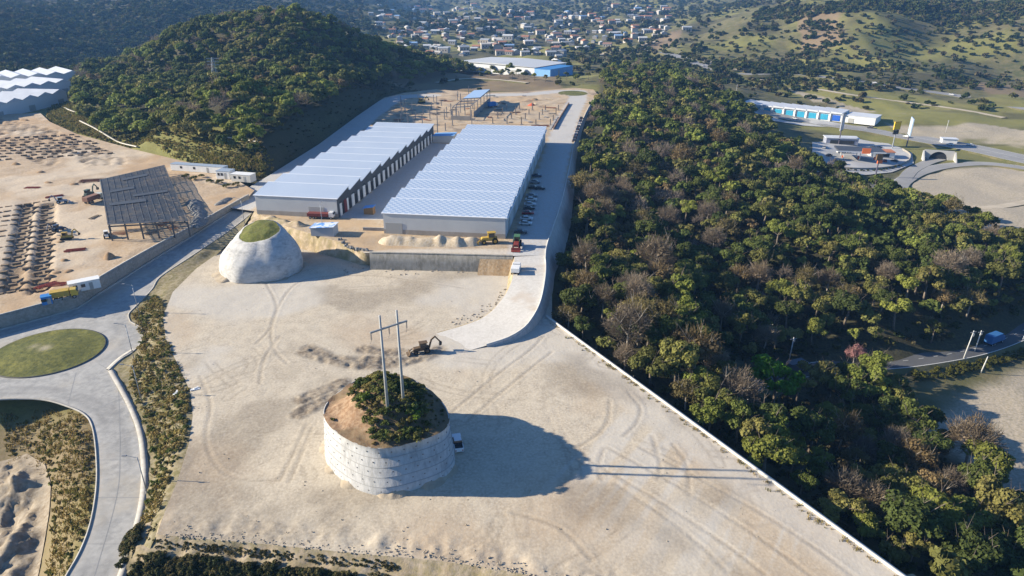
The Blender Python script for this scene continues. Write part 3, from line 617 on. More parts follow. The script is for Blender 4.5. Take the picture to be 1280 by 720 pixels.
M_dark = mat('dark_opening', (.025, .027, .03), .8)
def warehouse(name, label, loc, rz, Wd_, Ln, nb, eave, rise, roofm, shadowed, doorx):
    r = thing(name, label, 'warehouse', loc, rz); bl = Ln/nb
    f = MB().box((Wd_/2, .15, 1.6+(eave-1.6)/2), (Wd_, .3, eave-1.6)); f.build('front_wall', M_clad, r)
    MB().box((Wd_/2, .14, .8), (Wd_+.05, .36, 1.6)).build('plinth', M_block, r)
    MB().box((Wd_/2, Ln-.15, eave/2), (Wd_, .3, eave)).build('rear_wall', M_clad, r)
    prof = [(.3, 0), (Ln-.3, 0)]; zig = []
    for k in range(nb): zig += [(k*bl+.3 if k == 0 else k*bl, eave-.12), ((k+1)*bl-.25 if k < nb-1 else Ln-.3, eave+rise-.12)]
    for side, x0 in (('L', 0), ('R', Wd_-.3)):
        dark = shadowed and side == 'R'
        w_ = MB().prism([(.3, 0), (Ln-.3, 0)]+zig[::-1], 'x', x0, x0+.3); w_.build('side_wall', M_sideshade if dark else M_clad2, r)
    for k in range(nb):
        y0, y1 = k*bl-.1, (k+1)*bl-.25
        s = MB().prism([(y0, eave-.1), (y1, eave+rise-.1), (y1, eave+rise+.06), (y0, eave+.06)], 'x', -.5, Wd_+.5)
        ro = s.build('roof_bay', roofm, r)
        c = MB().box((Wd_/2, y0+.05, eave+.02), (Wd_+1.04, .42, .20)); c.build('eave_flashing', M_ridge, ro)
        c = MB().box((Wd_/2, y1+.02, eave+rise-.02), (Wd_+1.06, .3, .22)); c.build('ridge_flashing', M_ridge, ro)
        if k < nb-1: MB().box((Wd_/2, y1-.12, eave+rise/2-.1), (Wd_-.7, .1, rise-.1)).build('clerestory', M_dark, ro)
    for e in (-.52, Wd_+.52): pass
    d = MB().box((doorx, -.06, 1.9), (5.6, .14, 3.8)); d.build('loading_door', M_door, r)
    return r, bl
LW, lb = warehouse('warehouse', 'long left warehouse with pale stepped sawtooth roof and a charcoal open right side', (-90.8, 233.2, ZP), R(-8.8), 30.2, 131.5, 11, 7.0, 1.7, M_roofL, True, 22.5)
RW, rb_ = warehouse('warehouse', 'right warehouse with checkered blue white sawtooth roof beside the access lane', (-42.0, 212.6, ZP), R(-7.6), 40.2, 146.0, 12, 7.0, 1.6, M_roofR, False, 3.4)
# checkered translucent sheets laid in the right roof (real squares of another sheet)
nt = M_roofR.node_tree; tcn = nt.nodes.new('ShaderNodeTexCoord'); ck = nt.nodes.new('ShaderNodeTexChecker'); mp_ = nt.nodes.new('ShaderNodeMapping'); mp_.inputs['Scale'].default_value = (.85, .85, 0)
ck.inputs['Scale'].default_value = 1.0; ck.inputs[1].default_value = (.54, .60, .67, 1); ck.inputs[2].default_value = (.33, .43, .57, 1); nt.links.new(tcn.outputs['Object'], mp_.inputs[0]); nt.links.new(mp_.outputs[0], ck.inputs[0]); nt.links.new(ck.outputs[0], nt.nodes['Principled BSDF'].inputs['Base Color'])
# left warehouse, open right side: white wall panels between dark bays, dock doors
for k in range(22):
    y = 3.2+k*5.85
    MB().box((30.26, y, 2.3), (.22, 2.6 if k % 3 else 1.8, 4.4)).build('wall_panel', M_white, LW)
    MB().box((30.22, y+2.9, 1.9), (.18, 2.4, 3.4)).build('dock_opening', M_dark, LW)
MB().box((30.32, 7.4, 2.4), (.2, 2.4, 4.6)).build('loading_door', mat('maroon_paint', (.17, .03, .03), .6), LW)
for k in range(11):
    MB().box((30.6, k*lb+3, 5.0), (1.2, .25, .25)).build('canopy_bracket', M_sideshade, LW)
# right warehouse: gutters and dock doors on the lane side
for k in range(10): MB().box((40.26, 9+k*13.6, 2.0), (.14, 4.2, 3.8)).build('dock_door', M_door, RW)
MB().box((40.75, 73, 6.85), (.4, 146, .35)).build('gutter', M_ridge, RW)
# blue roofed link and metal shed between the sheds
def shed(name, label, loc, rz, w_, l_, h, roofm, wallm, slope=.6):
    r = thing(name, label, 'shed', loc, rz)
    MB().prism([(0, 0), (w_, 0), (w_, h+slope), (0, h)], 'y', 0, l_).build('wall', wallm, r)
    MB().prism([(-.3, h+.02), (w_+.3, h+slope+.02), (w_+.3, h+slope+.16), (-.3, h+.16)], 'y', -.4, l_+.4).build('roof', roofm, r); return r
M_bluer = mat('blue_roof', (.16, .34, .62), .5, (.2, .40, .68), .3)
shed('site_shed', 'blue roofed shed between the far ends of the two warehouses', U(541,178,ZP), R(-8), 11, 8, 3.2, M_bluer, M_clad)
shed('site_hut', 'small grey site hut with blue and white roof before the left warehouse', U(389,295,ZP), R(-6), 7.6, 4.6, 2.7, mat('hut_roof', (.62, .66, .72), .5, (.12, .30, .66), .35, None, k2=(.5, .56)), mat('hut_wall', (.42, .44, .46), .8))
shed('site_shed', 'small blue roofed lean-to at the mouth of the alley between the warehouses', U(455,268,ZP), R(-8), 3.4, 2.6, 2.2, M_bluer, mat('timber', (.28, .17, .08), .9))
pw = MB()
r_ = thing('block_wall', 'low grey block wall on the dirt left of the right warehouse', 'wall', U(456,288,ZP), R(-4)); MB().box((3.2, 0, .5), (7.5, .25, 1.0)).build('wall_face', M_block, r_); MB().box((3.2, 0, 1.05), (7.6, .35, .1)).build('coping', M_conc, r_)
# spoil heap before the right warehouse
def heap(name, label, path, wd, ht, m, seed=1, cat='soil heap', group=None, step=.7, rough=.5):
    p = rs(np.array([tuple(q) for q in path], float), max(4, int(np.linalg.norm(np.diff(np.array(path), axis=0)[:, :2], axis=1).sum()/step))); k = len(p); t = np.linspace(0, 1, k)
    env = np.clip(np.minimum(t, 1-t)*k*step/(wd*.6), 0, 1)**.6; rows = []; n = 13
    for j in range(n):
        f = j/(n-1)*2-1; o = offset_line(p, f*wd/2*1.0); prof = (1-abs(f)**1.6); fl = vnoise(t*k*step*.55, t*0+abs(f)*.7, 1, seed)
        z = p[:, 2]-.12+ht*env*prof*(.55+.75*fl)+(fbm(o[:, 0], o[:, 1], 1.4, seed)-.45)*rough*env*prof
        rows.append(np.column_stack([p[:, :2]+(o-p[:, :2])*(env*(.75+.5*vnoise(t*k*step*.4, t*0+3, 1, seed+2)))[:, None], z]))
    o_ = p[k//2].copy(); me = strip_mesh(name, [r-o_ for r in rows], m); ob = link(name, me); ob.location = tuple(o_)
    return tag(ob, label, cat, group)
M_spoil = mat('spoil', (.50, .41, .29), .95, (.40, .31, .20), .5, (.55, .47, .36), 1.6, bump=.8, bs=1.6)
heap('soil_heap', 'long furrowed heap of pale spoil before the front of the right warehouse', [U(472,303,ZP), U(520,304,ZP), U(570,305,ZP), U(606,304,ZP)], 5.5, 2.6, M_spoil, 4)
heap('soil_heap', 'low dirt heap between the small site hut and the rounded grassy mound', [U(330,272,ZP), U(360,280,ZP), U(384,283,ZP)], 5, 1.5, M_cut, 9)
for k, (x, y) in enumerate(((424,302),(432,306),(437,309),(444,310),(452,311))): 
    pass
M_spill = mat('spill_soil', (.42, .355, .265), .95, (.33, .27, .195), .7, bump=.6, bs=1.6)
def spill(ring, wmax, seed):
    k = len(ring); an = np.linspace(0, 2*np.pi, k, endpoint=False); nn = .15+1.5*smooth(.35, .8, vnoise(np.cos(an)*4+9, np.sin(an)*4+9, 1, seed)); rows = []
    for f, z in ((0, .5), (.25, .33), (.5, .18), (.75, .06), (1, -.14)):
        q = ring+(ring_off(ring, 1)-ring[:, :2])*(wmax*f*nn)[:, None]; rows.append(np.column_stack([q, z*nn*(.6+.8*vnoise(q[:, 0], q[:, 1], .8, seed))]))
    tag(link('spilled_soil', strip_mesh('spilled_soil', rows, M_spill, closed=True)), kind='structure')
def fine(r, n=4): return np.array(catmull(r, n, True))[:, :2]
spill(fine(ring_off(mt, .55)), 1.2, 5)
_r2 = strip_base[:, :2]; _r2 = _r2 if .5*np.sum(_r2[:, 0]*np.roll(_r2[:, 1], -1)-np.roll(_r2[:, 0], -1)*_r2[:, 1]) > 0 else _r2[::-1]
spill(fine(_r2, 3), 1.9, 9)
for k, (x0, x1, y) in enumerate(((470,500,333.5),(512,556,335),(566,596,336.5))): heap('soil_heap', ('low pale dirt slump at the left foot of the grey retaining wall','low pale dirt slump at the middle foot of the grey retaining wall','low pale dirt slump beside the clay bank under the grey retaining wall')[k], [U(x0, y, 0), U(x1, y, 0)], 2.6, 1.1, M_spoil, 40+k)
# ================================================================== TWIN POLE LINE ON THE MOUND
M_pole = mat('pole_concrete', (.42, .42, .41), .8, (.34, .34, .33), .6); M_steel = mat('galvanised', (.33, .35, .37), .5, metal=.4)
p1 = np.array((-21.6, 99.9, 10.6)); p2 = np.array((-19.15, 101.9, 10.6))
hp = thing('pole_frame', 'tall twin pole power frame with one crossarm rising from the bushy mound', 'utility pole', tuple(p1)); d12 = p2-p1
for o in (np.zeros(3), d12): MB().tube(o+[0, 0, -.8], o+[0, 0, 20.0], .30, .17, 10).build('pole', M_pole, hp, sm=True)
q = d12/np.linalg.norm(d12); a0 = -q*1.9+[0, 0, 17.6]; a1 = d12+q*1.9+[0, 0, 17.6]; ca = MB().beam(a0+[0, -.32, 0], a1+[0, -.32, 0], .22, .28).build('crossarm', M_steel, hp)
for f in (.02, .5, .98):
    c = a0+(a1-a0)*f+np.array([0, -.32, -.14]); ins = MB()
    for j in range(6): ins.tube(c-[0, 0, .1+j*.2], c-[0, 0, .16+j*.2], .15, .08, 8)
    ins.tube(c, c-[0, 0, 1.3], .035, .035, 5); ins.tube(c-[0, 0, 1.25], c-[.0, .9, 1.45], .03, .03, 5); ins.build('insulator', mat('insulator', (.16, .15, .14), .4), hp)
# ================================================================== STREET LAMPS
def lamp(label, px, py, ang=math.pi, h=9.5, z=None):
    loc = UZ(px, py, zroad) if z is None else U(px, py, z); r = thing('street_lamp', label, 'street lamp', loc, ang, 'street lamps along the concrete road')
    MB().tube((0, 0, 0), (0, 0, h), .11, .065, 8).build('pole', M_steel, r, sm=True); MB().tube((0, 0, h-.15), (1.9, 0, h+.35), .05, .04, 6).build('arm', M_steel, r)
    MB().box((2.2, 0, h+.36), (.85, .32, .14), taper=.8).build('lamp_head', mat('lamp_grey', (.25, .25, .26), .5), r); MB().tube((0, 0, -.1), (0, 0, .5), .22, .2, 8).build('base', M_conc, r)
    return r
lamp('street lamp where the road leaves the roundabout beside the shrub strip', 175, 397); lamp('street lamp at the near tip of the pavement beside the roundabout', 168, 450)
lamp('street lamp on the pavement of the curving road near its dark shrub slope', 184, 617, h=8); lamp('street lamp on the road behind the rounded grassy mound', 306, 281)
lamp('street lamp standing in the dirt before the left warehouse', 404, 290, math.pi/2, z=ZP); lamp('street lamp among shrubs beside the pavement kink', 178, 505)
# ================================================================== VEGETATION
def quads(c, n, s, asp=1.0):
    """leaf-clump faces: centres c, normals n, half sizes s"""
    k = len(c); r = rng.normal(size=(k, 3)); a = np.cross(n, r); a /= np.linalg.norm(a, axis=1)[:, None]+1e-9; b = np.cross(n, a); s = np.asarray(s)[:, None]
    a = a*s; b = b*s*asp; dn = n*s*.28
    V = np.stack([c-a-b-dn, c+a-b*.7, c+a*.8+b-dn, c-a*.7+b], 1).reshape(-1, 3); return V, np.arange(4*k).reshape(k, 4)
def crown(R_, Hc, z0, nl, leaf, ncl, flat=.75, twig=0, top=.25):
    """leaves on the shells of many clumps of different size; gaps stay open between them"""
    cs = []; rs_ = []
    for i in range(ncl):
        u = rng.normal(size=3); u /= np.linalg.norm(u); u[2] = abs(u[2])*1.0-.28; r = rng.uniform(.35, .86)
        cs.append(np.array([u[0]*R_*r, u[1]*R_*r, z0+Hc*.42+u[2]*Hc*.52*r])); rs_.append(R_*rng.uniform(.22, .42))
    cs = np.array(cs); rs_ = np.array(rs_); k = rng.choice(ncl, nl, p=rs_**2/np.sum(rs_**2)); u = rng.normal(size=(nl, 3)); u /= np.linalg.norm(u, axis=1)[:, None]
    u[:, 2] = np.where(u[:, 2] < -.45, -u[:, 2], u[:, 2]); rad = rs_[k]*rng.uniform(.55, 1.08, nl); c = cs[k]+u*rad[:, None]*np.array([1, 1, flat])
    n = u+rng.normal(size=(nl, 3))*.45; n /= np.linalg.norm(n, axis=1)[:, None]; return quads(c, n, rng.uniform(.55, 1.25, nl)*leaf)
def twigs(R_, Hc, z0, nt_, ln, wd):
    u = rng.normal(size=(nt_, 3)); u[:, 2] = np.abs(u[:, 2])-.2; u /= np.linalg.norm(u, axis=1)[:, None]; lob = .75+.25*np.sin(3*np.arctan2(u[:, 1], u[:, 0])+1)*np.cos(2.3*u[:, 2]*3)
    r = rng.uniform(.35, 1.0, nt_)**.6*lob; c = np.column_stack([u[:, 0]*R_*r, u[:, 1]*R_*r, z0+Hc*.3+u[:, 2]*Hc*.68*r])
    d = u+rng.normal(size=(nt_, 3))*.5+np.array([0, 0, .45]); d /= np.linalg.norm(d, axis=1)[:, None]; L = rng.uniform(.6, 1.3, nt_)[:, None]*ln; s = np.cross(d, rng.normal(size=(nt_, 3))); s /= np.linalg.norm(s, axis=1)[:, None]; s *= wd
    V = np.stack([c-s, c+s, c+s*.4+d*L, c-s*.4+d*L], 1).reshape(-1, 3); return V, np.arange(4*nt_).reshape(nt_, 4)
def trunk_mb(h, r, R_, limbs, lean=.06):
    m = MB(); p = Vector((0, 0, -.6)); q = Vector((rng.uniform(-lean, lean)*h, rng.uniform(-lean, lean)*h, h*.55)); m.tube(p, q, r*1.25, r*.75, 7)
    q2 = q+Vector((rng.uniform(-.08, .08)*h, rng.uniform(-.08, .08)*h, h*.35)); m.tube(q, q2, r*.75, r*.3, 6)
    for i in range(limbs):
        a = 2*math.pi*(i+rng.uniform(-.3, .3))/limbs; b = q.lerp(q2, rng.uniform(0, .6)); e = b+Vector((math.cos(a)*R_*.6, math.sin(a)*R_*.6, h*rng.uniform(.18, .4)))
        md = b.lerp(e, .5)+Vector((0, 0, -.04*h)); m.tube(b, md, r*.45, r*.3, 5, False); m.tube(md, e, r*.3, r*.1, 5, False)
        for j in range(2):
            e2 = e+Vector((rng.uniform(-1, 1)*R_*.3, rng.uniform(-1, 1)*R_*.3, h*rng.uniform(.05, .2))); m.tube(md.lerp(e, .6), e2, r*.2, r*.05, 4, False)
    return m
M_leaf = mat('foliage', (1, 1, 1), .75, (.72, .72, .66), .55, (1.0, .95, .75), 2.5, objcol=True, trans=.28, spec=.2)
M_leafv = mat('foliage_mass', (1, 1, 1), .8, vcol='tint', trans=.26, spec=.15)
M_bark = mat('bark', (.20, .165, .13), .95, (.13, .105, .08), 2.0); M_pbark = mat('bark_pale', (.34, .30, .25), .95, (.22, .19, .15), 2.0)
# species: name, crown builders for (fine, coarse), colours
SP_ = {
 'green': dict(n='dense dark green', col=((.088,.112,.027),(.110,.135,.032),(.070,.094,.025)), w=.29),
 'olive': dict(n='olive green', col=((.180,.180,.052),(.215,.198,.064),(.155,.162,.047)), w=.27),
 'fresh': dict(n='yellowish green', col=((.205,.225,.048),(.175,.205,.044)), w=.17),
 'bare': dict(n='leafless grey brown', col=((.21,.165,.12),(.235,.19,.15),(.19,.155,.125)), w=.10),
 'rust': dict(n='half bare ochre', col=((.175,.145,.065),(.185,.135,.068)), w=.10)}
PROTO = {}
def make_proto(kind):
    R_ = rng.uniform(3.3, 4.2); H_ = rng.uniform(8.0, 10.0); z0 = H_*.33; Hc = H_*.72
    if kind == 'bare':
        V, Fq = twigs(R_, Hc, z0, 2300, .85, .032); V2, F2 = crown(R_*.95, Hc, z0, 320, .14, 8); tm = trunk_mb(H_*.85, .2, R_*1.1, 7); bm_ = M_pbark
        cV, cF = twigs(R_, Hc, z0, 420, 1.1, .06)
    elif kind == 'rust':
        V, Fq = twigs(R_, Hc, z0, 900, .7, .032); V2, F2 = crown(R_, Hc, z0, 1500, .145, 11); tm = trunk_mb(H_*.85, .19, R_, 6); bm_ = M_pbark
        cV, cF = crown(R_, Hc, z0, 380, .26, 10)
    else:
        V, Fq = np.zeros((0, 3)), np.zeros((0, 4), int); V2, F2 = crown(R_, Hc, z0, 3900 if kind == 'green' else 3200, .175, 15 if kind == 'green' else 12); tm = trunk_mb(H_*.8, .22, R_, 5); bm_ = M_bark
        cV, cF = crown(R_, Hc, z0, 560, .38, 13)
    fine = npmesh('crown', np.vstack([V, V2]), np.vstack([Fq, F2+len(V)]), M_leaf); return dict(crown=fine, trunk=tm.mesh('trunk', bm_, True), cV=cV, cF=cF, R=R_, H=H_)
for k in SP_: PROTO[k] = [make_proto(k) for _ in range(4)]
KN = list(SP_); KW = np.array([SP_[k]['w'] for k in KN]); KW /= KW.sum()
def scatter(poly, d0, seed, n=None, keep=None, ymax=None):
    r = np.random.default_rng(seed); p = np.asarray(poly)[:, :2]; lo, hi = p.min(0), p.max(0); cell = d0; pts = []; grid = {}
    N = int((hi[0]-lo[0])*(hi[1]-lo[1])/d0**2*6); q = r.uniform(lo, hi, (N, 2)); q = q[inpoly(q[:, 0], q[:, 1], p)]
    for x, y in q:
        i, j = int((x-lo[0])/cell), int((y-lo[1])/cell)
        if any((x-a)**2+(y-b)**2 < d0*d0 for di in (-1, 0, 1) for dj in (-1, 0, 1) for a, b in grid.get((i+di, j+dj), ())): continue
        grid.setdefault((i, j), []).append((x, y)); pts.append((x, y))
    return np.array(pts)
# ---- valley road on the right (needed to keep trees off it)
vroad_c = np.array([G(x, y) for x, y in ((930,482),(980,468),(1050,459),(1130,452),(1200,441),(1250,427),(1300,404))])
vroad = rs(np.array(catmull(vroad_c, 6)), 60)
FOR = scatter(forest_w, 4.9, 11)
fx_, fy_ = FOR[:, 0], FOR[:, 1]
ok = (dist_line(fx_, fy_, vroad) > 7.2) & (_sd(fx_, fy_, plaza_w) > 3.6) & (_sd(fx_, fy_, plat_w) > 5.5) & (dist_line(fx_, fy_, rb) > 2.6) & (dist_line(fx_, fy_, ebm) > 1.5)
FOR = FOR[ok]; fz = H(FOR[:, 0], FOR[:, 1])
ppx, ppy, dep = proj(FOR[:, 0], FOR[:, 1], fz+5)
inside = (ppx > -20) & (ppx < 1300) & (ppy > -10) & (ppy < 735); 
FOR, fz, ppx, ppy, dep = [a[inside | (dep < 90)] for a in (FOR, fz, ppx, ppy, dep)]
def kind_at(x, y, r):
    w_ = KW.copy(); n = vnoise(x, y, 28, 5); m = vnoise(x, y, 40, 15)
    w_ *= np.array([.5+n*1.4, 1, .4+n, 1.7-1.5*n, .3+1.6*m]); px, py, _ = proj(x, y, -8)
    if px > 900 and py < 340: w_ *= (1.7, 1.2, .9, .5, .5)
    if 700 < px < 1010 and 220 < py < 580: w_ *= (.9, .9, .8, 2.1, 1.6)
    return r.choice(5, p=w_/w_.sum())
tr = np.random.default_rng(5); kinds = np.array([kind_at(x, y, tr) for x, y in FOR]); sizes = tr.uniform(.62, 1.5, len(FOR))*np.where(tr.random(len(FOR)) < .1, 1.25, 1)
vis = (ppx > 8) & (ppx < 1272) & (ppy > 5) & (ppy < 715); score = np.where(vis, sizes/dep, 0); order = np.argsort(-score); single = set(order[:285].tolist())
EDGE = np.array(edge_w)[:, :2]
def zone(px, py, x, y):
    de = dist_line(np.array([x]), np.array([y]), EDGE)[0]; dr = dist_line(np.array([x]), np.array([y]), vroad)[0]
    along = 'upper end' if px < 800 else 'middle' if px < 930 else 'lower end'
    if px < 745 and py < 400: return 'at the foot of the sloping lane wall'
    if de < 9: return 'hugging the %s of the pad retaining wall' % along
    if dr < 12: return 'beside the dark valley road' + (' near the blue truck' if px > 1130 else ' near the pink blossom tree' if px > 1000 else ' at its hidden bend')
    if py > 600: return 'in the thicket at the bottom right corner' if px > 1180 else 'on the lowest near slope'
    if py > 480: return 'on the near slope below the pad' + (' close to the clearing' if px > 1080 else ' midway to the road' if px > 980 else '')
    if py > 380: return 'on the shaded slope above the valley road' if px > 980 else 'on the slope between pad wall and road'
    return 'on the forest ridge' + (' facing the sandy lot' if px > 1100 else '')
size_w = lambda s: 'small' if s < .85 else 'large' if s > 1.12 else 'middling'
lab_use = {}
def place_tree(i, x, y, z, kn, s, label=None, col=None, group='trees of the right hand forest', rz=None):
    P_ = PROTO[kn][i % 4]; c = np.array(col if col is not None else SP_[kn]['col'][i % len(SP_[kn]['col'])])*(tr.uniform(.8, 1.25) if col is None else 1)
    r = thing('tree', label, 'tree', (x, y, z), tr.uniform(0, 6.28) if rz is None else rz, group); r.scale = (s*tr.uniform(.9, 1.15), s*tr.uniform(.9, 1.15), s)
    o = link('trunk', P_['trunk'], r); o = link('crown', P_['crown'], r); o.color = (*c, 1); return r
mV = []; mF = []; mT = []; nb_ = 0
def add_mass(x, y, z, kn, s, i, col=None, arr=None):
    P_ = PROTO[kn][i % 4]; a = tr.uniform(0, 6.28); ca, sa = math.cos(a)*s, math.sin(a)*s; v = P_['cV']; A_, B_, C_, cnt = arr
    A_.append(np.column_stack([v[:, 0]*ca-v[:, 1]*sa+x, v[:, 0]*sa+v[:, 1]*ca+y, v[:, 2]*s+z])); B_.append(P_['cF']+cnt[0]); cnt[0] += len(v)
    c = np.array(col if col is not None else SP_[kn]['col'][i % len(SP_[kn]['col'])])*tr.uniform(.78, 1.28); t = np.repeat(c[None]*1.0, len(v), 0)*np.repeat(tr.uniform(.8, 1.2, (len(v)//4, 1)), 4, 0)
    C_.append(np.column_stack([t, np.ones(len(v))]))
def flush(arr, name, parent=None):
    if not arr[0]: return
    o = link(name, npmesh(name, np.vstack(arr[0]), np.vstack(arr[1]), M_leafv, dict(tint=np.vstack(arr[2])))); return tag(o, kind='stuff')
arrF = ([], [], [], [0])
special = [((968,492), 'green', 1.75, (.08,.20,.012), 'bright emerald green tree on the near slope left of the valley road bend'),
           ((1168,412), 'olive', 1.0, (.10,.11,.03), 'lone round olive tree standing in the dark above the valley road'),
           ((1021,580), 'fresh', .8, (.10,.135,.03), 'slim pale green tree with a bare straight trunk on the near slope'),
           ((1070,441), 'rust', .9, (.36,.19,.20), 'pink blossoming tree at the edge of the dark valley road')]
sp_w = [G(*s[0], zo) for s, zo in zip(special, (5.5, 4.5, 5.0, 5.0))]
for i, (x, y) in enumerate(FOR):
    kn = KN[kinds[i]]
    if min(math.hypot(x-q[0], y-q[1]) for q in sp_w) < 4.6 or (-13 < x-sp_w[0][0] < 7.5 and -17 < y-sp_w[0][1] < 6): continue
    if i in single:
        place_tree(i, x, y, fz[i], kn, sizes[i], '%s %s tree %s' % (size_w(sizes[i]), SP_[kn]['n'], zone(ppx[i], ppy[i], x, y)))
    else: add_mass(x, y, fz[i], kn, sizes[i], i, None, arrF)
for k, (q, s) in enumerate(zip(sp_w, special)): place_tree(k, q[0], q[1], q[2], s[1], s[2], s[4], s[3], None)
# undergrowth in the forest
us = scatter(forest_w, 3.0, 31); d_ = _sd(us[:, 0], us[:, 1], plaza_w); us = us[(d_ > 1.6) & (dist_line(us[:, 0], us[:, 1], vroad) > 5.5) & (_sd(us[:, 0], us[:, 1], plat_w) > 3.6) & (us[:, 1] < 330) & (dist_line(us[:, 0], us[:, 1], rb) > 1.0)]
uz = H(us[:, 0], us[:, 1])
SHR = []
for k in range(5):
    V, Fq = crown(1.0, 1.5, -.1, 420, .08, 9); SHR.append((V, Fq, npmesh('shrub', V, Fq, M_leaf)))
def add_raw(V, Fq, x, y, z, s, col, arr, sz=1.0):
    a = tr.uniform(0, 6.28); ca, sa = math.cos(a)*s, math.sin(a)*s; A_, B_, C_, cnt = arr
    A_.append(np.column_stack([V[:, 0]*ca-V[:, 1]*sa+x, V[:, 0]*sa+V[:, 1]*ca+y, V[:, 2]*s*sz+z])); B_.append(Fq+cnt[0]); cnt[0] += len(V)
    t = np.asarray(col)[None]*np.repeat(tr.uniform(.75, 1.25, (len(V)//4, 1)), 4, 0); C_.append(np.column_stack([t, np.ones(len(V))]))
arrU = ([], [], [], [0])
SMALL = [crown(1.0, 1.4, -.1, 60, .24, 6) for _ in range(6)]
for i, (x, y) in enumerate(us):
    V, Fq = SMALL[i % 6]; col = ((.06,.075,.022),(.085,.085,.03),(.10,.085,.045),(.04,.055,.018))[tr.integers(4)]; add_raw(V, Fq, x, y, uz[i], tr.uniform(.9, 2.0), col, arrU)
flush(arrF, 'forest'); flush(arrU, 'undergrowth')
# ---- forested hill behind the left construction ground
HT = scatter(hill_w, 5.2, 41); hz_ = H(HT[:, 0], HT[:, 1]); arrH = ([], [], [], [0])
okh = (_sd(HT[:, 0], HT[:, 1], site_w) > np.where(HT[:, 0] > -230, 9.5, 7)) & (_sd(HT[:, 0], HT[:, 1], plat_w) > 9)
hx, hy, hd = proj(HT[:, 0], HT[:, 1], hz_+4)
clr = np.array(Gp([(262,122),(290,116),(312,122),(290,130)]))
for i, (x, y) in enumerate(HT):
    if not okh[i] or (hx[i] < 97 and hd[i] < 720) or inpoly(np.array([x]), np.array([y]), clr)[0]: continue
    n = vnoise(x, y, 45, 25); lightz = hy[i] > 118 or n > .62
    kn = KN[tr.choice(5, p=(.18,.40,.34,.05,.03) if lightz else (.46,.36,.12,.03,.03))]; add_mass(x, y, hz_[i]-.6, kn, tr.uniform(.8, 1.65), i, None, arrH)
flush(arrH, 'hill_forest')
# ---- trees and scrub of the far valley and hills
arrD = ([], [], [], [0]); FARC = [crown(1.0, 1.5, -.15, 46, .34, 6) for _ in range(6)]
dr_ = np.random.default_rng(77); N = 30000
# candidates spread evenly over the picture's far ground, kept by world noise
cx, cy = dr_.uniform(-30, 1310, N), dr_.uniform(0, 140, N)**1.0
far = []
ygr = np.geomspace(300, 4200, 260)
dd = np.stack([ray(0, 0)*0+np.array(ray(a, b)) for a, b in zip(cx, cy)]); TT = ygr[None]/dd[:, 1:2]; XX = dd[:, 0:1]*TT; ZZ = CAMZ+dd[:, 2:3]*TT
# a coarse height lookup keeps this quick
gxx = np.linspace(-3000, 3000, 420); gyy = np.geomspace(280, 4400, 420); GXX, GYY = np.meshgrid(gxx, gyy); HH = H(GXX.ravel(), GYY.ravel()).reshape(GXX.shape)
ix = np.clip(((XX+3000)/6000*419), 0, 418); iy = np.clip(np.interp(np.log(ygr), np.log(gyy), np.arange(420)), 0, 418)[None]+0*ix
i0, j0 = ix.astype(int), iy.astype(int); fx1, fy1 = ix-i0, iy-j0
hgt = (HH[j0, i0]*(1-fx1)+HH[j0, i0+1]*fx1)*(1-fy1)+(HH[j0+1, i0]*(1-fx1)+HH[j0+1, i0+1]*fx1)*fy1
hit = ZZ < hgt; first = np.where(hit.any(1), hit.argmax(1), -1); sel = first > 0
fxw = XX[np.arange(N), first][sel]; fyw = ygr[first][sel]*np.exp(dr_.uniform(-.005, .005, sel.sum())); fpx, fpy = cx[sel], cy[sel]
HP = [np.array(p) for p in ((( -40,60),(0,82),(100,86),(240,70),(330,8),(200,-5),(-40,-5)),)]
TOWN_PX = [(455,20),(470,8),(560,2),(640,14),(700,22),(760,8),(840,10),(830,45),(780,52),(705,70),(690,98),(600,82),(520,72),(480,50)]
dens = np.full(len(fxw), .16); gcol = fbm(fxw, fyw, 55, 22)
big = fbm(fxw, fyw, 130, 91)
dens = np.where(inpoly(fpx, fpy, np.array([(-40,-5),(-40,90),(120,92),(240,60),(330,8),(460,48),(470,10),(420,-5)])), .85, dens)
rh = fpx > 840
mas = fbm(fxw, fyw, 170, 91)*.6+fbm(fxw, fyw, 60, 22)*.4
dens = np.where(rh & (fpy < 108), .10+.9*smooth(.44, .52, mas), dens)
town = inpoly(fpx, fpy, np.array(TOWN_PX)); dens = np.where(town, .10+.55*smooth(.5, .6, big), dens)
mid = inpoly(fpx, fpy, np.array([(560,72),(600,92),(690,96),(700,80),(760,82),(840,85),(905,118),(930,100),(830,60),(700,66),(640,50)])); dens = np.where(mid & ~town, .5, dens)
dens = np.where((fpy < 22) & (fpx > 620) & (fpx < 900), .8, dens); dens = np.where(rh & (fpy >= 108), .04, dens)
dens = np.where(inpoly(fpx, fpy, np.array([(940,104),(1000,98),(1150,106),(1290,104),(1290,112),(1100,113),(960,116)])), .35, dens)
inds = inpoly(fpx, fpy, np.array([(560,70),(690,70),(690,98),(560,90)])); dens = np.where(inds, .0, dens)
keep = (dr_.random(len(fxw)) < dens) & ~inpoly(fxw, fyw, forest_w) & ~inpoly(fxw, fyw, hill_w) & (_sd(fxw, fyw, plat_w) > 12) & (_sd(fxw, fyw, site_w) > 8) & ~((fyw > 520) & (fyw < 690) & (np.abs(fxw) < 110) & (dr_.random(len(fxw)) < .9))
fzw = H(fxw, fyw); cols = np.array(((.055,.075,.022),(.075,.088,.028),(.042,.062,.022),(.10,.10,.035),(.11,.095,.05)))
for x, y, z, px in zip(fxw[keep], fyw[keep], fzw[keep], fpx[keep]):
    V, Fq = FARC[dr_.integers(6)]; s = dr_.uniform(1.5, 4.2)*(1+y/2600)*(.8 if px > 840 and y < 1000 else 1); add_raw(V, Fq, x, y, z, s, cols[dr_.integers(5)], arrD, dr_.uniform(.7, 1.15))
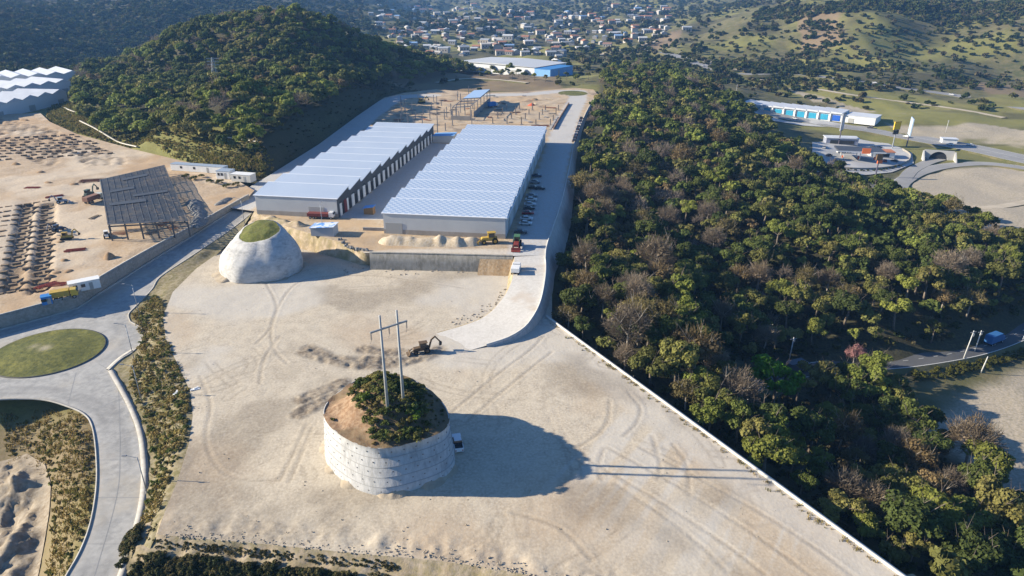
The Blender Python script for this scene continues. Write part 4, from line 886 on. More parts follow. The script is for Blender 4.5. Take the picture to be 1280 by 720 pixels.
flush(arrD, 'far_woods'); print('far trees', int(keep.sum()), 'forest', len(FOR), 'hill', len(HT))
# ---- single trees that stand clear
def px_tree(px, py, kn, s, label, col=None, group=None): q = G(px, py); place_tree(tr.integers(4), q[0], q[1], q[2], kn, s, label, col, group)
px_tree(1033, 133, 'green', .85, 'round green tree behind the blue and white row building')
px_tree(540, 97, 'fresh', .9, 'small pale green tree at the left of the brown field behind the platform')
px_tree(571, 97, 'fresh', .9, 'small pale green tree at the middle of the brown field behind the platform')
for k, (a, b) in enumerate(((610,98),(625,97),(640,99),(655,100),(668,101),(682,103),(697,104),(708,100),(722,103),(735,100),(600,95),(648,96))): px_tree(a, b, ('fresh', 'olive', 'olive', 'green')[k % 4], .85, 'scrubby tree in the belt along the far edge of the platform', None, 'tree belt beyond the platform')
# ---- shrubs
def shrub(x, y, z, s, col, label, group): 
    o = link('shrub', SHR[tr.integers(5)][2]); o.location = (x, y, z); o.scale = (s*tr.uniform(.85, 1.2), s*tr.uniform(.85, 1.2), s*tr.uniform(.7, 1.0)); o.rotation_euler = (0, 0, tr.uniform(0, 6.28)); o.color = (*(np.array(col)*tr.uniform(.8, 1.2)), 1); return tag(o, label, 'shrub', group)
# on the mound
mp = scatter(np.array([U(x, y, 11.0) for x, y in ((438,482),(462,465),(498,467),(520,480),(533,500),(536,520),(524,538),(498,547),(472,541),(455,522),(445,502))]), 1.15, 51)
for i, (x, y) in enumerate(mp):
    z = float(mound_z(np.array([x]), np.array([y]))[0])-.1; c = ((.11,.14,.034),(.17,.17,.045),(.22,.185,.06),(.10,.12,.03))[tr.integers(4)]
    shrub(x, y, z, tr.uniform(.95, 1.6), c, 'dull green shrub in the thicket round the twin poles on the mound', 'shrubs on the pole mound')
arrM = ([], [], [], [0]); mq = scatter(mt, .85, 53); mdd = dist_line(mq[:, 0], mq[:, 1], mt, True); mq = mq[(mdd > .7) & (tr.random(len(mq)) < np.where(mq[:, 0] > mc[0]-2.5, .75, .12))]; mzz = mound_z(mq[:, 0], mq[:, 1])
for (x, y), z in zip(mq, mzz): V, Fq = SMALL[tr.integers(6)]; add_raw(V, Fq, x, y, z-.1, tr.uniform(.22, .55), ((.17,.15,.05),(.12,.12,.036),(.09,.10,.03),(.24,.18,.07))[tr.integers(4)], arrM)
flush(arrM, 'mound_scrub')
for px, py, c, lb_ in ((519,515,(.12,.19,.015),'bright lime green bush right of the twin poles on the mound'),(458,505,(.10,.14,.02),'bright green bush left of the twin poles on the mound'),(450,484,(.06,.10,.02),'green bush at the rear left rim of the pole mound')):
    q = U(px, py, 12.0); z = float(mound_z(np.array([q[0]]), np.array([q[1]]))[0]); 
    shrub(q[0], q[1], z, 1.75, c, lb_, None)
# strip between road and pad
strip_w = np.array([UZ(x, y, lambda yy: -1.6) for x, y in ((166,394),(196,372),(206,395),(202,420),(222,455),(236,490),(238,525),(228,570),(212,600),(200,640),(180,660),(176,640),(190,600),(190,560),(180,520),(165,485),(160,468),(172,440),(180,425))])
sp2 = scatter(strip_w, .95, 61)
SC = ((.36,.275,.10),(.30,.245,.085),(.115,.14,.032),(.34,.27,.09),(.24,.23,.065))
sel2 = dr_.random(len(sp2)) < .8; sp2 = sp2[sel2]; zz = zstrip(sp2[:, 0], sp2[:, 1]); bz = _sd(sp2[:, 0], sp2[:, 1], plaza_w)
arrS = ([], [], [], [0])
hr_ = 0
for (x, y), z, d in zip(sp2, zz, bz):
    if d < .1: continue
    hr_ += 1
    if hr_ % 7:
        V, Fq = SHR[tr.integers(5)][:2]; add_raw(V, Fq, x, y, z-.1, tr.uniform(.5, 1.05), SC[tr.integers(5)], arrS); continue
    c = SC[tr.integers(5)]; gr = c[0] < .13; shrub(x, y, z-.1, tr.uniform(.55, 1.15), c, ('green leafy shrub' if gr else 'dry golden brown shrub')+' in the strip between the pad and the curving road', 'shrubs of the roadside strip')
flush(arrS, 'strip_scrub')
# dark hedge-like scrub on the shaded bank under the pad
arrL = ([], [], [], [0])
bkl = rs(np.array([p for p in np.array(bank)]), 400); bkx, bky, _ = proj(bkl[:, 0], bkl[:, 1], bkl[:, 2])
for k in range(len(bkl)):
    if bkx[k] > 500: continue
    for j in range(14):
        o_ = tr.uniform(2.9, 9.2) if bkx[k] < 440 or tr.random() < .3 else tr.uniform(5, 9.2)
        if tr.random() < .12: o_ = tr.uniform(.6, 1.6)
        q_ = offset_line(bkl, -o_*1.15)[k]; z_ = np.interp(o_, [b[0] for b in BP], [b[1] for b in BP]); V, Fq = SHR[tr.integers(5)][:2]; sz_ = tr.uniform(.5, 1.3) if o_ > 2 else .35
        add_raw(V, Fq, q_[0], q_[1], z_-.1, sz_, ((.06,.065,.022),(.045,.055,.018),(.10,.09,.035),(.15,.125,.05))[tr.integers(4)], arrL)
lowp = np.array([UZ(x, y, lambda yy: -4.0) for x, y in ((150,700),(200,694),(300,699),(420,708),(470,722),(560,760),(640,790),(100,790),(140,730))]); ls = scatter(lowp, 1.5, 71); lz = H(ls[:, 0], ls[:, 1])
for (x, y), z in zip(ls, lz): V, Fq = SHR[tr.integers(5)][:2]; add_raw(V, Fq, x, y, max(z, -6.2)+.1, tr.uniform(.8, 1.7), ((.05,.055,.018),(.035,.045,.014),(.085,.075,.03))[tr.integers(3)], arrL)
flush(arrL, 'bank_scrub')
# valley roadside hedge
hg = np.array([G(x, y) for x, y in ((1140,470),(1180,463),(1230,452),(1300,434))]); hs_ = rs(np.array(catmull(hg, 5)), 26)
for k, q in enumerate(hs_):
    for j in range(2): shrub(q[0]+tr.uniform(-.6, .6), q[1]-j*2.2+tr.uniform(-.6, .6), float(H(np.array([q[0]]), np.array([q[1]-j*2.2]))[0])-.1, tr.uniform(1.2, 1.9), ((.12,.12,.025),(.085,.09,.022))[j], 'yellowish green shrub of the hedge along the valley road', 'hedge shrubs along the valley road')
# scrub on the shaded cut slope left of the platform
arrC = ([], [], [], [0]); cw_ = np.array([(-99,250),(-97,300),(-93,350),(-89,430),(-92,520),(-60,545),(-60,560),(-105,560),(-118,500),(-122,430),(-122,350),(-124,300),(-124,255)]); cs_ = scatter(cw_, 2.1, 88); d_ = _sd(cs_[:, 0], cs_[:, 1], plat_w); cs_ = cs_[(d_ > 2) & (tr.random(len(cs_)) < .55)]; cz_ = H(cs_[:, 0], cs_[:, 1])
for (x, y), z in zip(cs_, cz_): V, Fq = SMALL[tr.integers(6)]; add_raw(V, Fq, x, y, z-.2, tr.uniform(.6, 1.3), ((.05,.055,.022),(.075,.07,.03),(.10,.085,.045))[tr.integers(3)], arrC, .8)
flush(arrC, 'slope_scrub')
# ---- grass tufts
arrG = ([], [], [], [0])
def tuftmesh(n, h, w_):
    a = tr.uniform(0, 6.28, n); o = tr.normal(size=(n, 2))*.25; c = np.column_stack([o, np.zeros(n)]); d = np.column_stack([np.cos(a)*.45, np.sin(a)*.45, np.ones(n)])*h*tr.uniform(.6, 1.2, (n, 1)); s = np.column_stack([-np.sin(a), np.cos(a), np.zeros(n)])*w_
    return np.stack([c-s, c+s, c+s*.4+d, c-s*.4+d], 1).reshape(-1, 3), np.arange(4*n).reshape(n, 4)
TF = [tuftmesh(9, .55, .10) for _ in range(6)]
def tufts(poly, d0, seed, cols_, smin=.7, smax=1.4, prob=1, avoid=None, hf=None):
    q = scatter(poly, d0, seed); z = (hf or H)(q[:, 0], q[:, 1]); k = tr.random(len(q)) < prob*smooth(.3, .5, fbm(q[:, 0], q[:, 1], 5, seed))
    for (x, y), zz_, kk in zip(q, z, k):
        if kk and (avoid is None or not avoid(x, y)): V, Fq = TF[tr.integers(6)]; add_raw(V, Fq, x, y, zz_-.03, tr.uniform(smin, smax), cols_[tr.integers(len(cols_))], arrG)
GOLD = ((.26,.19,.06),(.21,.165,.05),(.16,.145,.04),(.30,.22,.09))
pit = np.array([UZ(x, y, lambda yy: -5) for x, y in ((0,506),(50,506),(84,514),(106,526),(114,545),(117,580),(115,618),(108,655),(96,688),(78,722),(50,722),(58,660),(62,630),(58,580),(30,560),(0,575))])
pq = scatter(pit, 1.15, 91); pq = pq[~inpoly(pq[:, 0], pq[:, 1], pit_w) & (_sd(pq[:, 0], pq[:, 1], road_w) > 1.2)]; pz = H(pq[:, 0], pq[:, 1]); arrP = ([], [], [], [0])
for (x, y), z in zip(pq, pz): V, Fq = SMALL[tr.integers(6)]; add_raw(V, Fq, x, y, z-.2, tr.uniform(.35, .8), ((.27,.21,.065),(.22,.19,.05),(.14,.15,.035),(.30,.225,.085),(.19,.175,.045))[tr.integers(5)], arrP, .9)
flush(arrP, 'pit_scrub'); tufts(pit, .75, 81, GOLD); 
tufts(strip_w, .8, 82, GOLD+((.08,.10,.025),), prob=.9, hf=zstrip)
terr = np.array(Gp([(62,152),(75,118),(90,112),(100,150),(150,186),(240,192),(330,200),(330,224),(280,216),(230,203),(165,184),(95,165)])); arrT = ([], [], [], [0]); tw_ = np.array(Gp([(60,156),(64,120),(100,108),(140,130),(230,150),(336,160),(340,226),(280,216),(230,203),(165,184),(95,165)])); tq = scatter(tw_, 1.35, 89); td = _sd(tq[:, 0], tq[:, 1], site_w); tq = tq[(td > 1.8) & (td < 24)]; tz = H(tq[:, 0], tq[:, 1])
for (x, y), z in zip(tq, tz): V, Fq = SMALL[tr.integers(6)]; add_raw(V, Fq, x, y, z-.25, tr.uniform(.5, 1.15), ((.30,.245,.075),(.24,.21,.055),(.16,.16,.04),(.34,.26,.10),(.12,.13,.035))[tr.integers(5)], arrT, 1.1)
flush(arrT, 'terrace_scrub')
tufts(terr, .95, 83, ((.22,.19,.05),(.17,.155,.04),(.12,.125,.035),(.26,.20,.07)), 1.6, 2.8)
for k in range(150):
    f = tr.random()**.8; q_ = np.array(edge_w[0])*(1-f)+np.array(edge_w[1])*f; o_ = -tr.uniform(.5, 1.0)-abs(tr.normal())*.5*(tr.random() < .3); V, Fq = TF[tr.integers(6)]; add_raw(V, Fq, q_[0]+o_*.84, q_[1]+o_*.5, 0, tr.uniform(.3, .8), GOLD[tr.integers(4)], arrG)
flush(arrG, 'dry_grass')
# ================================================================== VEHICLES
M_paint = mat('car_paint', (1, 1, 1), .35, objcol=True, spec=.5); M_glass = mat('car_glass', (.02, .025, .03), .12, spec=.6); M_tyre = mat('tyre', (.02, .02, .02), .9); M_rim = mat('wheel_rim', (.3, .3, .3), .5)
M_light = mat('lamp_glass', (.7, .7, .66), .3); M_tail = mat('tail_glass', (.35, .02, .02), .3); M_trim = mat('black_plastic', (.03, .03, .032), .7)
def wheel(r, x, y, rad, wd, m=None):
    w_ = MB().tube((x, y-wd/2, rad), (x, y+wd/2, rad), rad, None, 14).build('wheel', M_tyre, r); MB().tube((x, y-wd/2-.02, rad), (x, y+wd/2+.02, rad), rad*.55, None, 10).build('rim', m or M_rim, w_)
def paint(o, c): o.color = (*c, 1); o['paint'] = 1; return o
def car_proto(name, label, col, loc, rz, kind='sedan', group=None):
    r = thing(name, label, 'car' if kind != 'pickup' else 'pickup truck', loc, rz, group); W2 = .88
    if kind == 'pickup':
        low = [(-2.6,.45),(2.55,.45),(2.6,.85),(2.5,1.05),(1.25,1.12),(-2.6,1.1)]; cab = [(1.25,1.1),(.55,1.78),(-.85,1.8),(-1.05,1.1)]; L2 = 2.6
    else:
        low = [(-2.2,.4),(2.15,.4),(2.25,.7),(2.1,.88),(1.0,.98),(-1.75,1.0),(-2.2,.92)]; cab = [(1.05,.97),(.35,1.45),(-.95,1.46),(-1.75,.99)]; L2 = 2.2
    paint(MB().prism(low, 'y', -W2, W2).build('body', M_paint, r, bevel=.05), col)
    c = MB(); n = len(cab); c.add([(x, s*W2*(.98 if z < 1.2 else .8), z) for s in (-1, 1) for x, z in cab], [(k, (k+1) % n, n+(k+1) % n, n+k) for k in range(n)]+[tuple(range(n))[::-1], tuple(range(n, 2*n))])
    c.build('cabin', M_glass, r, bevel=.03); zt = max(z for _, z in cab); x1, x0 = cab[1][0], cab[2][0]
    paint(MB().box(((x0+x1)/2, 0, zt+.01), (abs(x1-x0)+.15, W2*1.56, .07)).build('roof', M_paint, r), col)
    if kind == 'pickup':
        MB().box((-1.83, 0, 1.13), (1.4, W2*1.7, .06)).build('cargo_bed', M_trim, r)
        for s in (-1, 1): paint(MB().box((-1.83, s*.83, 1.2), (1.5, .1, .18)).build('bed_side', M_paint, r), col)
        paint(MB().box((-2.55, 0, 1.15), (.1, 1.7, .25)).build('tailgate', M_paint, r), col)
    for s in (-1, 1):
        MB().box((L2-.08, s*.62, .75), (.2, .36, .16)).build('headlight', M_light, r); MB().box((-L2+.02, s*.66, .8), (.1, .26, .2)).build('tail_light', M_tail, r)
        for x in (L2*.62, -L2*.6): wheel(r, x, s*.78, .36 if kind == 'pickup' else .32, .22)
    return r
car_proto('pickup_truck', 'white pickup truck parked in the shadow beside the bushy mound wall', (.75,.75,.76), U(572,557,0), R(102), 'pickup')
CC = ((.05,.05,.055),(.60,.60,.61),(.30,.31,.33),(.30,.03,.03),(.035,.05,.10),(.65,.65,.63),(.02,.02,.022))
cp = car_proto('parked_car', 'black car at the near end of the shaded row by the right warehouse', CC[0], U(651,292,ZP), R(-7), 'sedan', 'cars parked along the right warehouse')
NMS = {0: 'black', 1: 'white', 2: 'grey', 3: 'dark red', 4: 'navy', 5: 'white', 6: 'black'}
for k, (x, y, ci) in enumerate(((657,281,5),(658,275,1),(660,268,3),(661.5,262,0),(662.5,257,1),(664,251,5),(665,246,2),(667,236,6),(675,237,0),(669,229,2),(671,221,4))):
    dup(cp, U(x, y, ZP), R(-7+(k*37) % 5), '%s car parked in the shaded row along the right warehouse' % NMS[ci], 'cars parked along the right warehouse', None, (*CC[ci], 1))
for k in range(9):
    f = k/8; x = 719+(728-719)*f; y = 177+(149-177)*f; ci = (0, 6, 4, 2, 6, 0, 1, 4, 6)[k]; dup(cp, U(x-1.5, y, ZP), R(80), '%s car parked against the forest edge near the far turning circle' % NMS[ci], 'cars parked by the far turning circle', None, (*CC[ci], 1))
def truck(label, col, cargo, loc, rz, L_=7.5, tank=False, h=2.6):
    r = thing('truck', label, 'truck', loc, rz); MB().box((0, 0, .85), (L_, .9, .25)).build('chassis', M_trim, r)
    cb = MB().prism([(L_/2-1.7,.8),(L_/2,.8),(L_/2,1.7),(L_/2-.3,2.5),(L_/2-1.7,2.6)], 'y', -1.15, 1.15).build('cab', M_paint, r, bevel=.06); paint(cb, col)
    MB().box((L_/2-.1, 0, 2.05), (.35, 2.0, .6), tilt=('Y', .3)).build('windscreen', M_glass, cb)
    if tank: MB().tube((-L_/2+.2, 0, 1.95), (L_/2-2.0, 0, 1.95), 1.0, None, 14).build('tank', cargo, r, sm=False)
    else: MB().box((-.95, 0, 1.0+h/2), (L_-2.0, 2.4, h)).build('cargo_box', cargo, r, bevel=.04)
    for s in (-1, 1):
        for x in (L_/2-1.0, -L_/2+1.1, -L_/2+2.3): wheel(r, x, s*1.0, .5, .3)
    return r
M_red = mat('red_paint', (.22, .035, .03), .6, (.16, .04, .03), 1); M_yel = mat('machine_yellow', (.52, .34, .04), .55, (.36, .25, .08), 1.2); M_blu = mat('blue_paint', (.03, .16, .46), .55, (.05, .22, .5), 1); M_org = mat('orange_sign', (.70, .17, .05), .6)
M_mach = mat('machine_dark', (.085, .06, .04), .75, (.15, .10, .055), 1.5)
truck('white cabbed truck with a low dark red load in front of the left warehouse', (.72,.72,.70), mat('maroon_load', (.17, .045, .04), .7), U(402,273,ZP), R(-5), 9.5, h=1.1)
truck('small white truck with box stopped on the ramp top below the red tractor', (.72,.70,.66), M_white, U(645,341,3.9), R(82), 5.0, h=1.3)
truck('blue box truck on the valley road behind the leaning white poles', (.03,.12,.30), mat('blue_box', (.03, .12, .30), .7), tuple(vroad[46]+[0, 0, .25]), math.atan2(*(vroad[47]-vroad[46])[1::-1]), 7.5)
truck('dark truck half hidden by trees on the valley road', (.14,.15,.17), mat('dark_cargo', (.10, .11, .13), .7), tuple(vroad[12]+[0, 0, .25]), math.atan2(*(vroad[13]-vroad[12])[1::-1]), 7.5)
def backhoe(name, label, cat, loc, rz, body, loader=True, boom=True, sc=1.0, cabc=None, tracks=False):
    r = thing(name, label, cat, loc, rz); r.scale = (sc,)*3
    MB().prism([(-1.9,.8),(2.1,.8),(2.2,1.35),(1.9,1.65),(.4,1.75),(-1.9,1.7)], 'y', -.62, .62).build('body', body, r, bevel=.05)
    for x in (-1.35, .35):
        for s in (-1, 1): MB().beam((x, s*.68, 1.6), (x*.9, s*.62, 2.85), .1, .1).build('cab_pillar', cabc or body, r)
    MB().box((-.5, 0, 2.9), (2.1, 1.5, .14)).build('cab_roof', cabc or body, r); MB().box((-.5, 0, 2.2), (1.5, 1.2, 1.15)).build('cab_glass', M_glass, r)
    if tracks:
        for s in (-1, 1): MB().prism([(-2.0,.1),(-2.2,.45),(-1.9,.85),(1.9,.85),(2.2,.45),(2.0,.1)], 'y', s*1.0-.28, s*1.0+.28).build('track', M_tyre, r)
    else:
        for s in (-1, 1): wheel(r, -1.3, s*.85, .78, .45, body); wheel(r, 1.5, s*.8, .55, .35, body)
    if loader:
        for s in (-1, 1): a_ = MB().beam((.7, s*.6, 1.5), (2.5, s*.6, 1.1), .14, .24).beam((2.5, s*.6, 1.1), (3.0, s*.6, .5), .14, .22).build('loader_arm', body, r)
        MB().prism([(2.9,.15),(3.7,.1),(3.75,.2),(3.15,.35),(3.05,.95),(2.9,.95)], 'y', -1.15, 1.15).build('loader_bucket', body, r)
    if boom:
        d = -1 if not tracks else 1; b = MB().beam((d*1.9, 0, 1.0), (d*2.6, 0, 3.3), .28, .42).beam((d*2.6, 0, 3.3), (d*3.6, 0, 4.1), .26, .36).build('boom', body, r)
        MB().beam((d*3.5, 0, 4.15), (d*4.9, 0, 2.3), .22, .32).build('dipper_arm', body, r); MB().prism([(d*4.6,2.4),(d*5.2,2.35),(d*5.1,1.6),(d*4.5,1.5)], 'y', -.4, .4).build('bucket', M_trim, r)
    return r
backhoe('backhoe', 'dark mud coloured backhoe with raised arm at the foot of the ramp', 'backhoe', U(527,441,0), R(198), M_mach, sc=.95)
backhoe('wheel_loader', 'yellow wheel loader at the right front corner of the right warehouse', 'wheel loader', U(612,304,ZP), R(190), M_yel, True, False, 1.25)
backhoe('tractor', 'red tractor with a green cab on the platform edge above the ramp', 'tractor', U(646,309,ZP), R(-95), M_red, True, False, 1.25, mat('green_cab', (.07,.16,.08), .6))
backhoe('excavator', 'yellow excavator beside the foundation trenches of the left construction ground', 'excavator', UZ(84,299,zsite), R(10), M_yel, False, True, .82, None, True)
backhoe('backhoe', 'dark blue backhoe just behind the yellow excavator at the foundation trenches', 'backhoe', UZ(73,289,zsite), R(75), mat('machine_blue', (.06,.09,.15), .6), True, True, .82)
backhoe('backhoe', 'pale blue backhoe up from the yellow excavator, near the red rebar', 'backhoe', UZ(78,254,zsite), R(20), mat('machine_pale', (.30,.36,.42), .6), True, True, .8)
backhoe('wheel_loader', 'white and dark loader at the near left corner of the steel frame', 'wheel loader', UZ(134,297,zsite), R(120), M_white, True, False, .85)
backhoe('excavator', 'yellow excavator among the columns behind the left warehouse', 'excavator', U(527,129,ZP), R(30), M_yel, False, True, 1.1, None, True)
backhoe('excavator', 'dark excavator beside the left edge of the steel frame', 'excavator', UZ(112,246,zsite), R(80), mat('machine_green', (.10,.14,.12), .6), False, True, 1.0, None, True)
truck('pale truck with a crane load parked left of the steel frame', (.5,.55,.5), mat('rust_load', (.24,.13,.09), .8), UZ(118,252,zsite), R(75), 8, h=1.6)
truck('blue and white truck among the works behind the right warehouse', (.65,.68,.72), M_blu, U(616,134,ZP), R(40), 7.5)
truck('yellow truck with a blue load beside the boundary wall at the left edge', (.55,.38,.05), M_yel, UZ(82,373,zsite), R(28), 6.5, h=1.6)
# ================================================================== LEFT CONSTRUCTION GROUND
def cabin(label, loc, rz, L_, w_, h, m, rm, name='container', cat='container', group=None):
    r = thing(name, label, cat, loc, rz, group); MB().box((0, 0, h/2), (L_, w_, h)).build('wall', m, r, bevel=.04); MB().box((0, 0, h+.07), (L_+.2, w_+.2, .14)).build('roof', rm, r)
    MB().box((L_*.2, -w_/2-.03, h*.42), (.9, .06, h*.78)).build('door', M_door, r)
    for f in (-.3, -.05): MB().box((L_*f, -w_/2-.03, h*.6), (1.0, .06, h*.35)).build('window', M_glass, r)
    return r
cabin('white container with a pale roof against the boundary wall by the road', UZ(107,361,zsite), R(35), 7.5, 2.8, 2.6, M_white, M_white)
cabin('blue tank cabin at the far left by the boundary wall, next to the yellow truck', UZ(60,379,zsite), R(30), 2.4, 2.2, 2.2, M_blu, M_blu)
cl = [(236,208,.0),(252,211,0),(268,214,0)]
cabin('long site office with a blue grey roof below the grassy terraces', UZ(250,214,zsite), R(-14), 26, 3.4, 2.8, M_white, mat('office_roof', (.30, .36, .43), .5), 'site_office', 'site office')
cabin('white cube shaped site cabin right of the long site office', UZ(283,222,zsite), R(-12), 6, 4.5, 3.2, M_white, mat('office_roof', (.30, .36, .43), .5), 'site_office', 'site office')
cabin('pale site cabin at the right end of the office row', UZ(305,226,zsite), R(-14), 9, 4, 3.0, mat('cream_panel', (.55, .53, .48), .7), M_white, 'site_office', 'site office')
# steel frame
q = [U(136,282,9.2), U(234,277,9.2), U(205,208,9.8), U(126,226,9.6)]; q = [np.array(a) for a in q]; zb = [zsite(a[1]) for a in q]
M_st = mat('steel_primer', (.075, .088, .108), .7, (.17, .15, .125), .35, (.11, .125, .145), 1.4, k2=(.5, .62)); M_st2 = mat('steel_primer_dark', (.10, .105, .11), .6, metal=.2)
sf = thing('steel_frame', 'large unfinished steel frame hall with a grid of bare blue grey purlins', 'steel building frame', tuple(q[0]*[1, 1, 0]+[0, 0, zb[0]])); o_ = np.array(sf.location)
def bil(u, v, z=None): p = (q[0]*(1-u)+q[1]*u)*(1-v)+(q[3]*(1-u)+q[2]*u)*v; p = p.copy(); return p-o_
NU, NV = 5, 6
for i in range(NU+1):
    for j in range(NV+1):
        p = bil(i/NU, j/NV); b = p.copy(); b[2] = zsite((p+o_)[1])-o_[2]-.2
        MB().beam(b, p, .38, .38).build('column', M_st2, sf)
for j in range(NV+1):
    for i in range(NU): a, b = bil(i/NU, j/NV), bil((i+1)/NU, j/NV); MB().beam(a+[0, 0, -.3], b+[0, 0, -.3], .2, .45).build('rafter', M_st2, sf)
pu = MB()
for k in range(60):
    v = k/59
    pu.beam(bil(-.01, v)+[0, 0, .45], bil(1.01, v)+[0, 0, .45], .55, .16)
pu.build('purlins', M_st, sf)
pu = MB()
for k in range(12): u = k/11; pu.beam(bil(u, .02)+[0, 0, .62], bil(u, 1.0)+[0, 0, .62], .14, .10)
pu.build('bracing_rods', M_st, sf)
for (u, v, du, dv) in ((.06,.34,.5,.05),(.40,.46,.5,.04),(.1,.62,.35,.05),(.3,.84,.4,.04)):
    s = MB(); a, b, c, d = bil(u, v), bil(u+du, v), bil(u+du, v+dv), bil(u, v+dv); s.add([a+[0,0,.72], b+[0,0,.72], c+[0,0,.72], d+[0,0,.72], a+[0,0,.78], b+[0,0,.78], c+[0,0,.78], d+[0,0,.78]], [(0,3,2,1),(4,5,6,7),(0,1,5,4),(1,2,6,5),(2,3,7,6),(3,0,4,7)]); s.build('roof_sheet', mat('deck_dark', (.075, .088, .11), .95, spec=.05), sf)
heap('soil_heap', 'conical brown soil heap on the open ground near the boundary wall', [UZ(128,323,zsite), UZ(146,321,zsite)], 6.5, 3.2, mat('soil_brown', (.33, .22, .13), .95, (.24, .16, .09), .6), 3)
M_rub = mat('rubble_grey', (.20, .195, .18), .9, (.11, .105, .10), 1.2, (.32, .31, .29), 2.2, bump=.8, bs=2)
heap('rubble_heap', 'grey rubble and scrap heap on the right of the steel frame', [UZ(240,250,zsite), UZ(250,270,zsite), UZ(246,285,zsite)], 6, 1.5, M_rub, 6, 'rubble heap', rough=1.4)
heap('rubble_heap', 'low dark scrap heap along the boundary wall right of the steel frame', [UZ(268,258,zsite), UZ(290,247,zsite)], 4, 1.0, M_rub, 8, 'rubble heap', rough=1.2)
for k, (x, y) in enumerate(((232,222),(243,225),(254,222),(262,229),(274,230),(284,234),(296,232))):
    s_ = UZ(x, y, zsite); shrub(s_[0], s_[1], s_[2]-.1, 2.1, ((.17,.15,.04),(.13,.13,.035))[k % 2], 'yellowish bush or brush pile before the site offices', 'bushes before the site offices')
M_reb = mat('rebar_red', (.42, .10, .06), .8, (.30, .07, .05), 2)
def bars(label, loc, rz, L_, n, m, name='rebar_bundle', cat='rebar', w_=2.2):
    r = thing(name, label, cat, loc, rz); b = MB()
    for k in range(n): b.tube((-L_/2+tr.uniform(-.4, .4), (k/n-.5)*w_, .12+.12*(k % 3)), (L_/2+tr.uniform(-.4, .4), (k/n-.5)*w_+tr.uniform(-.3, .3), .12+.12*(k % 3)), .07, None, 5)
    b.build('bars', m, r); MB().box((-L_*.3, 0, .02), (.15, w_+.4, .16)).box((L_*.3, 0, .02), (.15, w_+.4, .16)).build('bearers', mat('timber', (.28, .17, .08), .9), r); return r
for (x, y, rz, lb_) in ((94,313,20,'red rebar bundle on bearers left of the conical soil heap'),(41,235,5,'red rebar bundle near the far left ground, well up from the trenches'),(68,246,40,'red rebar bundle above the foundation trenches near the pale backhoe'),(70,356,10,'red rebar bundle at the near end of the foundation trenches'),(58,357,60,'red rebar bundle lying crosswise beside the trenches near the wall')):
    bars(lb_, UZ(x, y, zsite), R(rz), 5.5, 16, M_reb)
bars('rusty beams stacked left of the steel frame', UZ(115,226,zsite), R(15), 9, 12, mat('rusty', (.24,.11,.07), .9), 'beam_stack', 'steel beams', 5)
bars('pale timber stack left of the steel frame columns', UZ(118,272,zsite), R(80), 4.5, 10, mat('timber_pale', (.45, .38, .28), .9), 'timber_stack', 'timber', 2)
for k, (x, y) in enumerate(((60,228),(75,302),(70,340),(80,325),(92,230),(50,215),(30,150),(62,345),(85,338),(20,205))): heap('soil_heap', 'small brown dirt pile on the left construction ground', [UZ(x-5, y, zsite), UZ(x+6, y+1, zsite)], 2.6+k % 3, 1.0, MATS['soil_brown'], 20+k, 'soil heap', 'small dirt piles of the left ground')
# rows of footings across the left ground
M_foot = mat('footing_dark', (.15, .105, .065), .95, (.25, .18, .115), 1.2)
fo_a, fo_b = np.array(UZ(14,365,zsite)), np.array(UZ(34,255,zsite)); fv = (fo_b-fo_a)[:2]; fL = np.linalg.norm(fv); fv /= fL; fu = np.array((fv[1], -fv[0])); nf = 0
for i in range(-4, 12):
    for j in range(16):
        c = fo_a[:2]+fu*(i*2.9)+fv*(j*fL/15)+tr.normal(size=2)*.05; px_, py_, _ = proj(c[0], c[1], zsite(c[1]))
        if px_ < -5 or px_ > 66 or py_ > 372 or tr.random() < .06: continue
        o = MB().box((0, 0, .2), (.95, 2.2, .7), 0, .92).build('footing', M_foot); o.location = (c[0], c[1], zsite(c[1])-.3); o.rotation_euler = (0, 0, math.atan2(fv[1], fv[0])); tag(o, 'dark footing block in the trench rows of the left construction ground', 'footing', 'footings of the left construction ground')
fa2 = np.array(UZ(2, 200, zsite)); fv2 = np.array((.96, .28)); fu2 = np.array((-.28, .96))
for i in range(9):
    for j in range(24):
        c = fa2[:2]+fv2*(j*4.2-14)+fu2*(i*6.5); px_, py_, _ = proj(c[0], c[1], zsite(c[1]))
        if not (-5 < px_ < 158 and 148 < py_ < 205) or px_ > 60+ (py_-148)*1.9 or tr.random() < .18: continue
        o = MB().box((0, 0, .3), (2.4, 1.3, 1.0), 0, .85).build('footing', M_foot); o.location = (c[0], c[1], zsite(c[1])-.25); o.rotation_euler = (0, 0, .28); tag(o, 'dark footing block in the rows at the far end of the left construction ground', 'footing', 'footings at the far end of the left ground')
for k, (x, y) in enumerate(((150,292),(170,288),(190,291),(205,280),(160,275),(185,270),(215,285),(145,262),(175,255))): bars('steel and formwork lying under the steel frame', UZ(x, y, zsite), R(23*k), 5, 10, (MATS['rusty'] if 'rusty' in MATS else M_reb, M_conc, M_rub)[k % 3], 'material_stack', 'building material', 3)['group'] = 'material under the steel frame'
